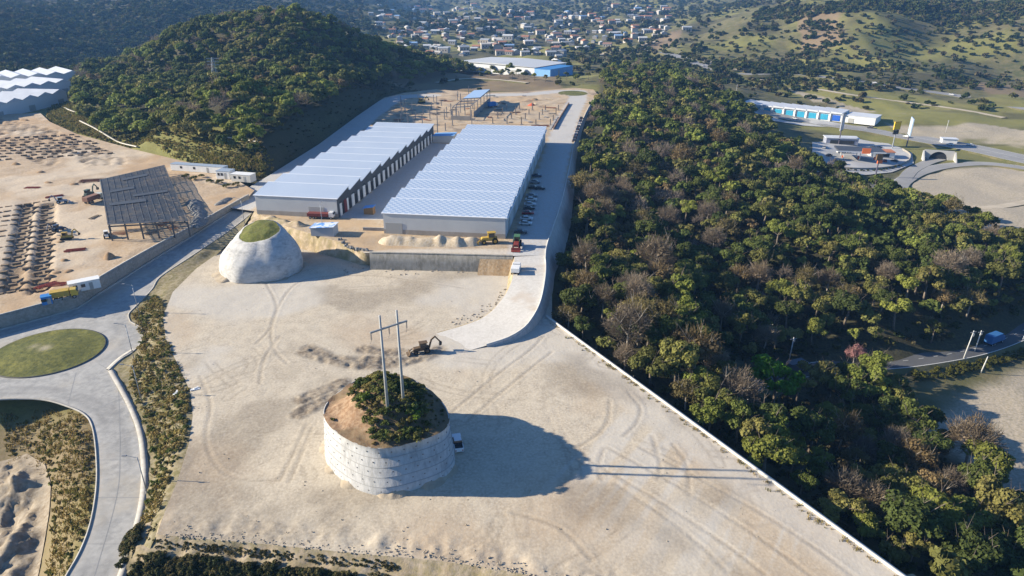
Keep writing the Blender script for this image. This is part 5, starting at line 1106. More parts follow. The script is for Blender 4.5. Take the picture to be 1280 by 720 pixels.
# ================================================================== WORKS BEHIND THE WAREHOUSES
def column(name, label, cat, loc, h, w_, m, group, base=True):
    r = thing(name, label, cat, loc, R(-8), group); MB().box((0, 0, h/2), (w_, w_, h)).build('shaft', m, r)
    if base: MB().box((0, 0, .15), (w_*2.4, w_*2.4, .36)).build('footing', M_conc, r)
    return r
gi = 0; M_cst = mat('column_steel', (.20, .21, .23), .6); M_cconc = mat('column_concrete', (.25, .22, .19), .9)
LV = (math.sin(R(8.8)), math.cos(R(8.8))); LU = (math.cos(R(8.8)), -math.sin(R(8.8))); lw0 = np.array((-90.8, 233.2))
for i in range(4):
    for j in range(5):
        p = lw0+np.array(LU)*(3+i*9)+np.array(LV)*(140+j*17); h = (5.5, 7, 3.4, 6.2, 4.5)[(i*2+j*3) % 5]
        column('steel_column', 'bare steel column standing in the works behind the left warehouse', 'column', (p[0], p[1], ZP), h, .42, M_cst, 'bare columns behind the left warehouse')
for i in range(5):
    for j in range(4):
        p = U(0, 0, 0); a = np.array(U(606,156,ZP))[:2]; p = a+np.array(LU)*(4+i*8.5)+np.array(LV)*(4+j*17)
        column('concrete_column', 'short dark column stub in the works behind the right warehouse', 'column', (p[0], p[1], ZP), 3.2+((i+2*j) % 3)*.6, .55, M_cconc, 'column stubs behind the right warehouse')
pf = thing('portal_frame', 'part built steel portal frame with bluish roof sheets behind the warehouses', 'steel building frame', U(566,150,ZP), R(-8))
for i in range(2):
    for j in range(7): MB().beam((i*11, j*11.5, 0), (i*11, j*11.5, 7.5+i*.8), .35, .35).build('column', M_cst, pf)
for j in range(7): MB().beam((0, j*11.5, 7.5), (11, j*11.5, 8.3), .25, .5).build('rafter', M_cst, pf)
for i in range(2): MB().beam((i*11, 0, 7.6+i*.8), (i*11, 69, 7.6+i*.8), .2, .35).build('eave_beam', M_cst, pf)
MB().prism([(0,7.9),(11,8.75),(11,8.9),(0,8.05)], 'y', 32, 69).build('roof_sheet', mat('sheet_blue', (.30, .42, .60), .45), pf)
MB().box((11, 40, 1.6), (.3, 60, 3.2)).build('block_infill', M_block, pf); MB().box((5, -.3, 1.3), (12, .3, 2.6)).build('block_infill', M_block, pf)
for (x, y, w_, d_, h, c, lb_) in ((600,140,5,2.4,1.6,M_rub,'dark gravel heap behind the right warehouse, left of the column stubs'),(640,141,4,2,1.0,MATS['soil_brown'],'dark soil heap between the column stubs behind the right warehouse'),(668,125,5,2,1.2,MATS['soil_brown'],'dark heap near the far turning circle'),(548,135,4,2,1.2,MATS['soil_brown'],'brown heap between the bare columns behind the left warehouse'),(630,128,7,3,1.3,M_spoil,'pale spoil heap at the far middle of the works')):
    heap('soil_heap', lb_, [U(x-w_, y, ZP), U(x+w_, y-.5, ZP)], d_*2.4, h*1.3, c, int(x))
tp_ = heap('tarpaulin_heap', 'heap under an orange red tarpaulin behind the right warehouse', [U(659,132,ZP), U(669,131.5,ZP)], 4, 1.8, mat('tarp_red', (.62, .14, .07), .7), 5, 'tarpaulin')
bars('rusty formwork stack at the far edge of the right warehouse', U(675,157.5,ZP), R(-5), 10, 14, mat('rusty', (.24,.11,.07), .9), 'formwork_stack', 'formwork', 4)
for k, (x, y) in enumerate(((505,145),(515,138),(498,150),(545,143),(590,149),(612,147),(650,147),(680,139),(560,127),(588,128))): bars('loose building material laid out in the works behind the warehouses', U(x, y, ZP), R(20*k), 6, 9, (mat('timber_pale', (.45, .38, .28), .9), M_conc, MATS['rusty'])[k % 3], 'material_stack', 'building material', 3)['group'] = 'loose material behind the warehouses'
for k in range(34):
    x, y = tr.uniform(495, 690), tr.uniform(118, 156); w_ = U(x, y, ZP)
    if dist_line(np.array([w_[0]]), np.array([w_[1]]), lane_l)[0] < 12: continue
    bars('loose building material laid out in the works behind the warehouses', w_, tr.uniform(0, 3), tr.uniform(3, 9), 8, (MATS['timber_pale'], MATS['rusty'], M_rub, M_cst)[k % 4], 'material_stack', 'building material', tr.uniform(1.5, 4))['group'] = 'loose material behind the warehouses'
for k in range(26):
    x, y = tr.uniform(500, 600), tr.uniform(119, 156); w_ = U(x, y, ZP)
    if dist_line(np.array([w_[0]]), np.array([w_[1]]), lane_l)[0] < 12: continue
    column('steel_column', 'bare steel column standing in the works behind the left warehouse', 'column', w_, tr.uniform(3, 8.5), .36, M_cst, 'bare columns behind the left warehouse')
lw = [U(692,162,ZP), U(701,146,ZP), U(711,130,ZP)]; r_ = thing('foundation_wall', 'low brown foundation wall along the access lane behind the right warehouse', 'wall', lw[0]); oo = np.array(lw[0]); m_ = MB()
for a, b in zip(lw, lw[1:]): m_.beam(np.array(a)-oo+[0, 0, .5], np.array(b)-oo+[0, 0, .5], .5, 1.1)
m_.build('wall_face', mat('brown_block', (.27, .17, .11), .9), r_)
m_ = MB(); m_.beam((-2.2, 0, .1), np.array(lw[1])-oo+[-2.2, 0, .1], 1.2, .3); m_.build('footing', M_conc, r_)
tl = np.array(U(716,116.5,ZP)); tag(cdt_sheet('turning_lawn', [(tl[0]+11*math.cos(t), tl[1]+13*math.sin(t)) for t in np.linspace(0, 6.283, 33)[:-1]], lambda x, y: x*0+ZP+.06, 1.2, M_lawn, lambda x, y: dict(a_dirt=x*0)), kind='structure')
# boulders and stones on the pad
M_stone = mat('stone', (.38, .33, .26), .95, (.27, .225, .17), 1.5)
st = MB(); sr = np.random.default_rng(9)
def stone(px, py, s):
    x, y, z = U(px, py, 0); V = []
    for zz, k in ((-.2, .8), (.25, 1.0), (.7, .55)):
        for t in range(6): a = t*math.pi/3+sr.uniform(-.2, .2); V.append((x+math.cos(a)*s*k*sr.uniform(.7, 1.2), y+math.sin(a)*s*k*sr.uniform(.7, 1.2), zz*s))
    st.add(V, [(t, (t+1) % 6, 6+(t+1) % 6, 6+t) for t in range(6)]+[(6+t, 6+(t+1) % 6, 12+(t+1) % 6, 12+t) for t in range(6)]+[tuple(range(12, 18))])
for k in range(420): f = sr.random(); px = 205+f*560; stone(px, np.interp(px, [200, 330, 450, 540, 680, 800], [672, 682, 694, 700, 724, 752])-abs(sr.normal())*7-1, sr.uniform(.06, .2))
for k in range(160): stone(sr.uniform(240, 980), sr.uniform(350, 690), sr.uniform(.06, .16))
for k in range(70): px = sr.uniform(560, 640); stone(px, np.interp(px, [560, 600, 630], [408, 394, 366])+sr.normal()*4, sr.uniform(.1, .35))
for k in range(60): px = sr.uniform(425, 640); stone(px, 338+sr.normal()*3, sr.uniform(.1, .4))
tag(st.build('rubble', M_stone), kind='stuff')
bo = []
for k, (x, y) in enumerate(((425,300),(429,304),(433,308),(437,310),(441,311),(446,312),(450,312.5),(455,313),(459,313.5))):
    o = MB(); 
    for j in range(3): o.box((sr.uniform(-.5, .5), sr.uniform(-.3, .3), .35), (sr.uniform(.7, 1.2), sr.uniform(.6, .9), sr.uniform(.5, .9)), sr.uniform(0, 3), .7)
    ob = o.build('boulder_pile', M_rub, bevel=.1); ob.location = U(x, y, ZP); tag(ob, 'dark boulders lined up along the left top of the platform bank', 'boulders', 'boulders along the platform bank')
# white debris at the left of the pad
for (x, y, rz, lb_) in ((244,487,25,'white sheet of debris lying on the pad near the shrub strip'),(222,491,70,'pale broken slab at the shrub edge of the pad')):
    r_ = MB().box((0, 0, .12), (2.0, .7, .14), 0, .9).box((.2, .3, .26), (1.1, .4, .1), .5).build('debris_sheet', M_white); r_.location = U(x, y, 0); r_.rotation_euler = (0, .05, R(rz)); tag(r_, lb_, 'debris')
# ================================================================== FAR LEFT WHITE FACTORY ROWS
M_whr = mat('white_sheet_roof', (.58, .60, .63), .55, (.50, .52, .55), .15)
def sawrow(label, p0, p1, dep_, h, n, rise=2.6):
    p0 = np.array(p0); p1 = np.array(p1); L_ = np.linalg.norm((p1-p0)[:2]); rz = math.atan2(*(p1-p0)[1::-1]); r = thing('factory_hall', label, 'factory', tuple(p0), rz); b = L_/n
    MB().box((L_/2, dep_/2, h/2), (L_, dep_, h)).build('wall', mat('factory_wall', (.60, .62, .64), .7), r)
    for k in range(n): MB().prism([(k*b, h-.02), ((k+1)*b, h-.02), ((k+.55)*b, h+rise)], 'y', -.4, dep_+.4).build('roof_bay', M_whr, r)
    for k in range(n): MB().box(((k+.5)*b, -.05, 2.0), (b*.4, .12, 3.4)).build('loading_door', M_door, r) if k % 2 else None
    return r
sawrow('nearest row of white sawtooth factory halls at the far left', U(-80,166,6.0), U(86,129,6.0), 30, 8.0, 8, 2.0)
sawrow('middle row of white sawtooth factory halls at the far left', U(-80,140,6.0), U(92,116,6.0), 36, 8.5, 8, 2.0)
sawrow('rearmost row of white factory halls under the dark mountain', U(-80,121,6.0), U(104,105,6.0), 44, 9, 8, 2.0)
w_ = G(182, 64); sh = shed('factory_hall', 'white roofed hall peeking out behind the trees left of the forested hill', (w_[0], w_[1], w_[2]+3), R(8), 50, 12, 7, M_whr, M_white)
# drains on the grassy terraces
M_drain = mat('drain_concrete', (.52, .49, .42), .9)
for k, (pts, lb_) in enumerate((([(86,112),(91,118),(99,123)],'upper short concrete drain on the grassy terraces at far left'),([(73,130),(84,138),(98,143)],'middle short concrete drain on the grassy terraces at far left'),([(100,153),(120,163),(140,175),(152,181),(172,186)],'long concrete drain curving down the terraces above the construction ground'),([(262,174),(290,175),(328,181)],'concrete drain along the terrace above the site offices'))):
    p = np.array(catmull(Gp(pts), 6)); p[:, 2] += 1.1; o = ribbon('drain_channel', p, 1.1, .15, M_drain, None); tag(o, lb_, 'drain')
# lattice pylon on the hill
def pylon(label, px, py, h):
    q_ = G(px, py); r = thing('pylon', label, 'pylon', tuple(q_)); m = MB()
    for sx in (-1, 1):
        for sy in (-1, 1): MB().beam((sx*2.4, sy*2.4, 0), (sx*.4, sy*.4, h), .16, .16).build('leg', M_steel, r)
    for k in range(7):
        z0, z1 = h*k/7, h*(k+1)/7; w0, w1 = 2.4-2.0*k/7, 2.4-2.0*(k+1)/7
        for s in (-1, 1): m.beam((-w0, s*w0, z0), (w1, s*w1, z1), .07, .07); m.beam((w0, s*w0, z0), (-w1, s*w1, z1), .12, .12); m.beam((s*w0, -w0, z0), (s*w1, w1, z1), .12, .12)
    m.build('lattice', M_steel, r)
    for z in (.78, .88, .97): MB().beam((-4, 0, h*z), (4, 0, h*z), .3, .3).build('crossarm', M_steel, r)
pylon('lattice power pylon among the trees on the forested hill', 272, 112, 20)
# ================================================================== ROADS OF THE VALLEY
M_asph = mat('asphalt', (.085, .088, .092), .9, (.115, .115, .115), .1); M_asph2 = mat('asphalt_pale', (.235, .232, .228), .9, (.29, .285, .275), .06); M_linew = mat('road_paint', (.62, .62, .58), .8); M_dirt = mat('dirt_track', (.50, .43, .33), .95, (.40, .34, .25), .1); M_apron = mat('apron_concrete', (.46, .455, .44), .9, (.38, .375, .365), .06)
def road(name, px, w, m, lift=.35, lines=(), world=None, n=None, lm=None):
    p = np.array(world if world is not None else catmull(Gp(px), 8)); L_ = np.linalg.norm(np.diff(p[:, :2], axis=0), axis=1).sum(); p = rs(p, n or max(12, int(L_/4)))
    k = np.ones(9)/9; zz = np.convolve(np.pad(p[:, 2], 4, 'edge'), k, 'valid'); p[:, 2] = zz
    ofs = [-w/2-3.5, -w/2, 0, w/2, w/2+3.5]; dz = [-2.5, 0, .06, 0, -2.5]
    tag(link(name, strip_mesh(name, [np.column_stack([offset_line(p, o), p[:, 2]+lift+d]) for o, d in zip(ofs[1:4], dz[1:4])], m)), kind='structure')
    for s in (0, 1): a = np.column_stack([offset_line(p, ofs[1 if s == 0 else 3]), p[:, 2]+lift-.01]); b = np.column_stack([offset_line(p, ofs[0 if s == 0 else 4]), p[:, 2]+lift-2.6]); tag(link('road_verge', strip_mesh('road_verge', [a, b] if s else [b, a], M_ground if w > 3 else m)), kind='structure')
    for o, lw_, dash in lines:
        for i in range(0, len(p)-1, 2 if dash else 1):
            pass
        seg = [(i, i+2) for i in range(0, len(p)-2, 3)] if dash else [(0, len(p))]
        V = [];Fq = []
        for i0_, i1_ in seg:
            s_ = p[i0_:i1_] if not dash else p[i0_:i1_]
            full = offset_line(p, o-lw_/2)[i0_:i1_], offset_line(p, o+lw_/2)[i0_:i1_]; b0 = len(V); zc = p[i0_:i1_, 2]+lift+.02+.06*(1-abs(o)/(w/2)); k_ = len(zc)
            V += list(np.column_stack([full[0], zc]))+list(np.column_stack([full[1], zc])); Fq += [(b0+i, b0+k_+i, b0+k_+i+1, b0+i+1) for i in range(k_-1)]
        tag(link('road_marking', npmesh('road_marking', np.array(V), np.array(Fq), lm or M_linew)), kind='structure')
    return p
vr = road('valley_road', None, 7.5, M_asph, .3, ((3.5, .22, False), (-3.5, .22, False), (0, .14, True)), vroad, 70)
HW = [(1320,208),(1280,200),(1220,187),(1160,176),(1100,165),(1050,157),(1000,150),(950,139),(900,124),(870,110)]
hwp = road('highway', HW, 23, M_asph2, .6, ((-11, .35, False), (11, .35, False), (.8, .3, False), (-4.5, .25, True)))
HW2 = [(1330,143),(1280,136),(1200,121),(1110,108),(1040,98),(980,92),(930,93),(890,86),(860,76),(830,66),(800,62)]
hw2 = road('highway', HW2, 15, M_asph2, .6, ((7.2, .9, False),), lm=mat('barrier_line', (.50, .49, .46), .9))
road('dirt_track', [(1255,148),(1200,137),(1130,128),(1060,118),(1000,108),(940,98),(900,92)], 6, M_dirt, .35)
road('slip_road', [(1300,214),(1240,206),(1190,207),(1150,216),(1128,228),(1120,240)], 9, M_asph2, .5, ((4.2, .25, False),))
road('slip_road', [(1176,199),(1160,204),(1140,214),(1130,226)], 7, M_asph2, .6)
road('dirt_track', [(1290,252),(1230,260),(1180,252),(1130,245)], 5, M_dirt, .3)
#road('dirt_track', [(1300,520),(1240,520),(1190,535),(1150,556)], 6, mat('track_pale', (.46, .43, .38), .9), .25)
road('dirt_track', [(820,52),(790,60),(760,66),(740,72)], 7, M_dirt, .6)
road('dirt_track', [(545,104),(580,99),(620,100),(660,104)], 5, M_dirt, .5)
# retaining kerb wall by the highway
ap = [G(x, y)+[0, 0, .3] for x, y in ((930,131),(1055,156),(1060,161),(925,139))]
tag(cdt_sheet('apron', ap, lambda x, y: H(x, y)+.35, 4, M_apron), kind='structure')
# ================================================================== BLUE AND WHITE ROW BUILDING
M_cyan = mat('cyan_panel', (.03, .26, .42), .5, (.04, .32, .48), .3); M_royal = mat('royal_panel', (.02, .10, .45), .5)
a, b = G(926, 133), G(1052, 153); d = (b-a); L_ = np.linalg.norm(d[:2]); zr = min(a[2], b[2])
rb2 = thing('row_building', 'long white commercial row with cyan shopfronts beside the highway', 'building', (a[0], a[1], zr), math.atan2(d[1], d[0])); n = 9; bw = L_/n
MB().box((L_/2, 9, 3), (L_, 18, 6)).build('wall', M_white, rb2)
for k in range(n):
    MB().prism([(k*bw+.3, 6), ((k+1)*bw-.3, 6), ((k+1)*bw-.3, 6.9), (k*bw+.3, 7.4)], 'y', -1.5, 18.4).build('roof', M_whr, rb2)
    MB().box(((k+.5)*bw, -.12, 2.7), (bw*.62, .3, 4.2)).build('shopfront', M_royal if k == 8 else M_cyan, rb2)
    MB().box((k*bw, -.5, 3.2), (.8, 1.4, 6.4)).build('pier', M_white, rb2)
e = G(1072, 157); cb_ = thing('warehouse', 'plain white flat roofed hall at the right end of the row building', 'building', (b[0]+1.5, b[1]+.5, zr), math.atan2(d[1], d[0])); MB().box((11, 9, 2.6), (21, 18, 5.2)).build('wall', M_white, cb_); MB().box((11, 9, 5.35), (21.6, 18.6, .3)).build('roof', M_whr, cb_); MB().box((5, -.1, 1.8), (4, .2, 3.4)).build('loading_door', M_door, cb_)
# ================================================================== SIGNS, FILLING STATION, UNDERPASS
def board(name, label, px, py, h, w_, ph, rz, face, post, cat='billboard', two=False, tiltp=0.0):
    q_ = G(px, py); r = thing(name, label, cat, tuple(q_), R(rz)); MB().tube((0, 0, -.5), (0, 0, h-ph*.2), .55 if two else .4, .45 if two else .3, 10).build('post', post, r); f = MB().box((0, 0, h), (w_, .7, ph)).build('panel', face, r)
    MB().box((0, -.38, h), (w_*1.04, .1, ph*1.04)).build('panel_frame', M_trim, f); MB().box((0, -.46, h), (w_*.94, .1, ph*.94)).build('panel_face', face, f); return r
board('billboard', 'tall grey double billboard tower between the row building and filling station', 1048, 181, 15, 6, 11, 50, mat('board_grey', (.36, .38, .42), .6), mat('post_dark', (.10, .09, .12), .7))
board('billboard', 'pale blue billboard on a single dark post beside the highway', 1133, 183, 13, 11, 11, 68, mat('board_blue', (.40, .50, .62), .5), mat('post_dark', (.10, .09, .12), .7))
sgn = board('price_sign', 'yellow roadside pylon sign on a thin grey post by the highway', 1115, 186, 15, 5, 5, 20, mat('sign_yellow', (.75, .48, .03), .5), M_steel, 'sign'); MB().box((0, 0, 10.8), (4.4, .6, 2.6)).build('lower_panel', M_trim, sgn)
sg2 = board('pylon_sign', 'dark sign with an orange cap at the near rim of the filling station', 1094, 221, 11, 3.6, 3, 10, mat('sign_brown', (.20, .12, .05), .6), mat('post_dark', (.10, .09, .12), .7), 'sign'); MB().box((.8, 0, 8.4), (3, .6, 1.8)).build('lower_panel', M_org, sg2)
fs = np.array(Gp([(1015,178),(1060,172),(1110,180),(1140,192),(1142,205),(1115,216),(1060,220),(1015,215)])); tag(cdt_sheet('station_forecourt', fs, lambda x, y: H(x, y)+.4, 3, M_apron), kind='structure')
ri = np.array(catmull(Gp([(1030,206),(1060,212),(1100,212),(1130,206),(1138,196),(1128,188)]), 5)); ri[:, 2] += .5; tag(ribbon('planter_wall', ri, .6, .9, M_wdark, None), 'low curved planter wall round the filling station forecourt', 'wall')
ri2 = np.array(catmull(Gp([(1034,209),(1062,214),(1100,214),(1128,208)]), 5))
for k in range(0, len(ri2)-1, 1): shrub(ri2[k][0], ri2[k][1], ri2[k][2]+.3, 1.3, (.045,.06,.02), 'dark low hedge shrub along the filling station planter', 'hedge shrubs of the filling station')
cn = G(1072, 199); ca_ = thing('filling_station', 'filling station canopy with dark roof edge and orange corner on the forecourt', 'filling station', tuple(cn+[0, 0, .4]), R(-12)); MB().box((0, 0, 5.4), (26, 14, .9)).build('canopy', mat('canopy_dark', (.06, .065, .075), .5), ca_)
MB().box((0, -7.1, 5.4), (26.2, .2, .8)).build('fascia', mat('fascia_grey', (.5, .52, .55), .5), ca_); MB().box((2, -7.25, 6.2), (4.6, .4, 3.2)).build('sign_panel', M_org, ca_)
for x in (-9, 0, 9):
    for y in (-4, 4): MB().beam((x, y, 0), (x, y, 5.2), .4, .4).build('column', M_white, ca_)
for x in (-9, 0, 9): MB().box((x, -1.5, .9), (1.0, .6, 1.8)).build('pump', M_org, ca_)
ks = G(1100, 196); kb = thing('kiosk', 'low kiosk with a terracotta roof right of the filling station canopy', 'kiosk', tuple(ks+[0, 0, .4]), R(-8)); MB().box((0, 0, 1.6), (14, 7, 3.2)).build('wall', M_white, kb); MB().box((0, 0, 3.5), (15, 8, .6), 0, .92).build('roof', mat('terracotta', (.42, .17, .09), .8), kb); MB().box((0, -3.55, 1.3), (8, .1, 2.0)).build('window', M_glass, kb)
ks = G(1050, 180); kb = thing('station_shop', 'flat white roofed shop at the rear of the filling station', 'shop', tuple(ks+[0, 0, .4]), R(-10)); MB().box((0, 0, 2), (20, 8, 4)).build('wall', mat('shop_wall', (.25, .27, .33), .7), kb); MB().box((0, 0, 4.2), (21, 9, .4)).build('roof', M_whr, kb); MB().box((0, -4.05, 1.6), (15, .1, 2.4)).build('window', M_glass, kb)
ks = G(1062, 224); kb = thing('kiosk', 'small pale pink roofed hut at the forest edge below the filling station', 'kiosk', tuple(ks), R(-10)); MB().box((0, 0, 1.4), (7, 5, 2.8)).build('wall', M_white, kb); MB().box((0, 0, 3.0), (8, 6, .4), 0, .95).build('roof', mat('roof_pink', (.55, .42, .38), .8), kb)
# underpass
up = G(1172, 200); uz_ = hwp[np.argmin(np.hypot(hwp[:, 0]-up[0], hwp[:, 1]-up[1]))][2]
un = thing('underpass', 'concrete arch underpass beneath the highway at the end of the slip road', 'underpass', tuple(up+[0, 0, .2]), R(-20)); arc = [(5*math.cos(t), 5.4*math.sin(t)) for t in np.linspace(0, math.pi, 13)]
MB().prism([(-9,-1),(-5,-1)]+[(x, z*.9) for x, z in arc[::-1]]+[(5,-1),(9,-1),(8,5.6),(-8,5.6)], 'y', 0, .8).build('portal', M_apron, un)
MB().prism([(-5,-.6)]+[(x, z*.9) for x, z in arc[::-1]]+[(5,-.6)], 'y', .85, 1.1).build('tunnel_mouth', M_dark, un)
for s in (-1, 1): MB().prism([(0,-1),(-7,-1),(-7,.5),(0,5.2)], 'x', s*8.6-.4, s*8.6+.4).build('wing_wall', M_apron, un)
# cars on the highways
def on_road(p, f, off, dz=.72):
    i = int(f*(len(p)-2)); t = p[i+1]-p[i]; t /= np.linalg.norm(t); return (p[i][0]+t[1]*off, p[i][1]-t[0]*off, p[i][2]+dz), math.atan2(t[1], t[0])
for k, (f, off, ci) in enumerate(((.20,5,1),(.23,-5,5),(.26,5,2),(.34,-5,1),(.43,4,0),(.62,-5,5))): l_, a_ = on_road(hwp, f, off); dup(cp, l_, a_, '%s car driving on the near highway by the filling station' % NMS[ci], 'cars on the near highway', None, (*CC[ci], 1))
for k, (f, off, ci) in enumerate(((.12,4,1),(.16,3,5),(.21,-3,1),(.33,4,1),(.50,3,2),(.66,-3,1))): l_, a_ = on_road(hw2, f, off); dup(cp, l_, a_, '%s car driving on the far highway below the scrubby hills' % NMS[ci], 'cars on the far highway', None, (*CC[ci], 1))
for k, (x, y, ci) in enumerate(((1036,196,6),(1044,203,0),(1052,206,2),(1060,192,1),(1082,188,6),(1092,186,0),(1098,186,4),(1106,203,3),(1118,203,0),(1050,192,5),(1030,186,2))): q_ = G(x, y); dup(cp, (q_[0], q_[1], q_[2]+.42), .5+k, '%s car parked on the filling station forecourt' % NMS[ci], 'cars on the filling station forecourt', None, (*CC[ci], 1))
# concrete works beside the highway
q_ = G(1185, 179); kb = thing('toll_hut', 'small white roofed hut on the highway verge right of the pale billboard', 'hut', tuple(q_), R(-15)); MB().box((0, 0, 1.6), (9, 5, 3.2)).build('wall', M_white, kb); MB().box((0, 0, 3.3), (10, 6, .3)).build('roof', M_whr, kb)
# leaning poles beside the valley road
def vpole(label, px, py, h, lean, arms=True):
    q_ = G(px, py); r = thing('utility_pole', label, 'utility pole', tuple(q_)); t = (lean*h, 0, h); MB().tube((0, 0, -.4), t, .2, .12, 8).build('pole', mat('pole_white', (.52, .52, .50), .8), r, sm=True)
    if arms: MB().beam((t[0]-1.0, -.3, h-.5), (t[0]+1.0, .3, h-.5), .12, .14).build('crossarm', M_steel, r); MB().tube((t[0]*.88+.35, 0, h*.82), (t[0]*.88+.35, 0, h*.91), .22, .22, 8).build('transformer', M_steel, r)
vpole('leaning white utility pole at the hedge end beside the valley road', 1203, 452, 10.5, .06); vpole('thinner utility pole right behind the leaning white pole', 1217, 442, 8, .03); vpole('short white post in the valley road hedge', 1226, 466, 5.5, .1, False); vpole('pole at the right frame edge beside the valley road', 1276, 430, 5, .08, False); vpole('thin grey pole among trees at the hidden bend of the valley road', 986, 452, 8, .02)
for k, (x, y, lb_) in enumerate(((1182,166,'thin lamp post on the highway verge left of the white hut'),(840,112,'thin pole at the far end of the forest ridge'),(920,118,'thin pole at the left end of the row building'))): vpole(lb_, x, y, 9, .0)
# ================================================================== GREY FACTORY AND THE TOWN
a, b = G(572, 88), G(668, 95); d = b-a; L_ = np.linalg.norm(d[:2]); fb_ = thing('factory_hall', 'low grey roofed factory with a blue end in the valley behind the platform', 'factory', (a[0], a[1], min(a[2], b[2])), math.atan2(d[1], d[0]))
MB().box((L_/2, 28, 4.5), (L_, 56, 9)).build('wall', mat('factory_wall', (.60, .62, .64), .7), fb_); MB().prism([(-1,9),(L_+1,9),(L_/2,10.4)], 'y', -1, 57).build('roof', mat('roof_greyblue', (.46, .48, .50), .7), fb_)
MB().box((L_+9, 20, 4), (18, 40, 8)).build('annex', M_bluer, fb_); MB().box((L_+9, 20, 8.2), (18.5, 40.5, .4)).build('annex_roof', mat('blue_bright', (.05, .20, .46), .6), fb_)
for k in range(6): MB().box((L_*(k+.5)/6, -.1, 3), (L_/14, .2, 4)).build('loading_door', M_door, fb_)
hr = np.random.default_rng(15); RC = (((.55,.55,.54),'white'),((.34,.36,.38),'grey'),((.36,.17,.10),'terracotta'),((.48,.45,.40),'cream'),((.28,.17,.13),'rusty'),((.20,.32,.50),'blue'))
HS = []
for c, nm in RC:
    for v in range(2):
        w_, l_, h = (9, 12, 4.2) if v == 0 else (11, 17, 6.4); m = MB().box((0, 0, h/2-.8), (l_, w_, h+1.6)); nb_ = len(m.f); m.prism([(-w_/2-.5, h), (w_/2+.5, h), (0, h+2.0)], 'x', -l_/2-.5, l_/2+.5); nr = len(m.f); 
        for x in (-.3, 0, .3): m.box((l_*x, -w_/2-.02, h*.45), (1.6, .1, h*.4))
        me = m.mesh('house', mat('house_wall', (.42, .40, .37), .85, (.34, .30, .26), .02)); me.materials.append(mat('house_roof_'+nm, c, .7)); me.materials.append(M_dark); ar_ = np.zeros(len(me.polygons), int); ar_[nb_:nr] = 1; ar_[nr:] = 2; me.polygons.foreach_set('material_index', ar_); HS.append((me, nm))
tw = town | inpoly(fpx, fpy, np.array([(690,58),(740,62),(850,46),(860,38),(790,34),(700,40)])) ; cand = np.where(tw & ~inds & (_sd(fxw, fyw, plat_w) > 30))[0]; hr.shuffle(cand); put = []
for i in cand:
    if len(put) >= 285: break
    x, y = fxw[i], fyw[i]
    w0 = .25+.75*(fbm(np.array([x]), np.array([y]), 130, 91)[0] < .53)
    if hr.random() > w0 or any((x-p[0])**2+(y-p[1])**2 < 11.5**2 for p in put): continue
    put.append((x, y)); me, nm = HS[hr.choice(12, p=np.array((4, 2, 5, 3, 3, 1.5, 2, 1, 2, 1.3, .6, .6))/26)]; o = link('house', me); o.location = (x, y, fzw[i]+.2); o.rotation_euler = (0, 0, hr.uniform(-.5, .5)+(0 if hr.random() < .6 else 1.57)); s = hr.uniform(.5, .85)*(1+y/5000); o.scale = (s, s, s)
    tag(o, '%s roofed house of the distant hillside town, %s' % (nm, 'on its left slope' if fpx[i] < 560 else 'in its middle hollow' if fpx[i] < 690 else 'on its right slope'), 'house', 'houses of the distant town')
print('houses', len(put))
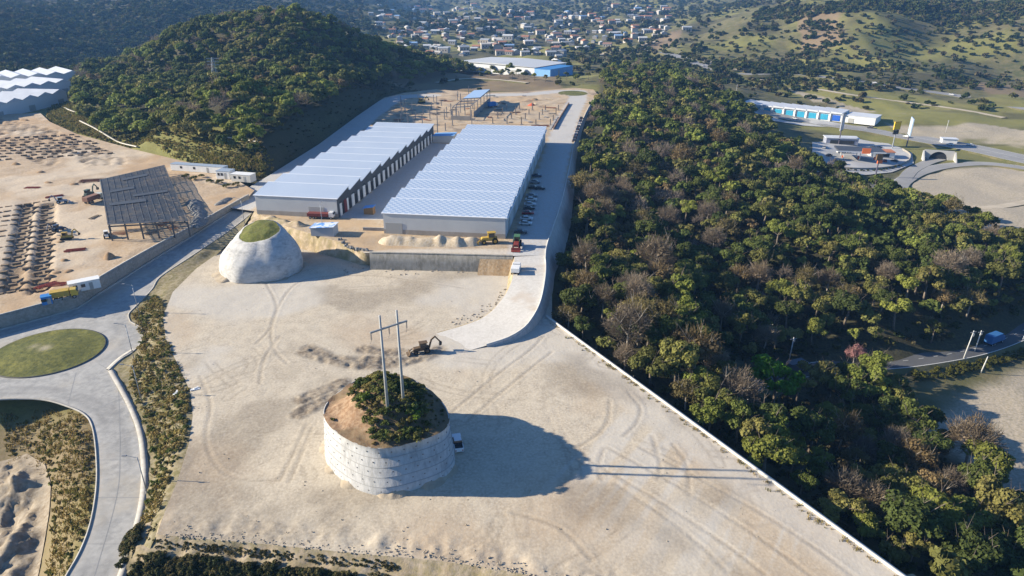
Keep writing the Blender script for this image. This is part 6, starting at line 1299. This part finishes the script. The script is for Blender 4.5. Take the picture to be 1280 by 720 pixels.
# ================================================================== LIGHT, AIR, CAMERA
SUN_AZ = (1.0, -.051); EL = R(22.5)
w = bpy.data.worlds.new('World'); scn.world = w; w.use_nodes = True
nt = w.node_tree; bg = nt.nodes['Background']; sky = nt.nodes.new('ShaderNodeTexSky'); sky.sky_type = 'NISHITA'; sky.sun_disc = False
sky.sun_elevation = EL; sky.sun_rotation = math.atan2(-SUN_AZ[0], -SUN_AZ[1]); sky.air_density = 1.0; sky.dust_density = .6; sky.ozone_density = 2.0
tm = nt.nodes.new('ShaderNodeMix'); tm.data_type = 'RGBA'; tm.blend_type = 'MULTIPLY'; tm.inputs[0].default_value = 1; tm.inputs[7].default_value = (.56, .85, 1.22, 1)
nt.links.new(sky.outputs[0], tm.inputs[6]); nt.links.new(tm.outputs[2], bg.inputs[0]); bg.inputs[1].default_value = .07
sd = bpy.data.lights.new('sun', 'SUN'); sd.energy = 5.0; sd.angle = R(.55); sd.color = (1, .89, .71); so = bpy.data.objects.new('sun', sd); COL.objects.link(so)
dv = Vector((SUN_AZ[0]*math.cos(EL), SUN_AZ[1]*math.cos(EL), -math.sin(EL))); so.rotation_euler = dv.to_track_quat('-Z', 'Y').to_euler(); so.location = (-200, 100, 200)
if HAZE:
    hz = MB().box((0, 2600, 52), (7600, 5400, 176)).build('haze', None); tag(hz, kind='stuff')
    hm = bpy.data.materials.new('haze_air'); hm.use_nodes = True; hn = hm.node_tree; hn.nodes.remove(hn.nodes['Principled BSDF'])
    pv = hn.nodes.new('ShaderNodeVolumePrincipled'); pv.inputs['Density'].default_value = HAZE; pv.inputs['Color'].default_value = (.24, .50, .95, 1); pv.inputs['Anisotropy'].default_value = .1
    hn.links.new(pv.outputs[0], hn.nodes['Material Output'].inputs['Volume']); hz.data.materials.append(hm)
cd = bpy.data.cameras.new('camera'); cam = bpy.data.objects.new('camera', cd); COL.objects.link(cam); scn.camera = cam
cd.sensor_width = 36; cd.lens = F/1280*36; cd.clip_start = 1; cd.clip_end = 12000
cam.location = (0, 0, CAMZ); cam.rotation_euler = (math.pi/2-PITCH, 0, 0)
vs = scn.view_settings; vs.view_transform = 'Standard'; vs.look = 'None'; vs.exposure = EXPO; vs.gamma = 1; vs.use_curve_mapping = False
scn.render.engine = 'CYCLES'; cy = scn.cycles; cy.max_bounces = 5; cy.diffuse_bounces = 3; cy.glossy_bounces = 2; cy.transmission_bounces = 2; cy.transparent_max_bounces = 4; cy.volume_bounces = 0
cy.use_denoising = True; cy.sample_clamp_indirect = 6; cy.use_adaptive_sampling = True
print('OBJECTS', len(scn.objects), 'built in %.1f s' % (time.time()-T0))
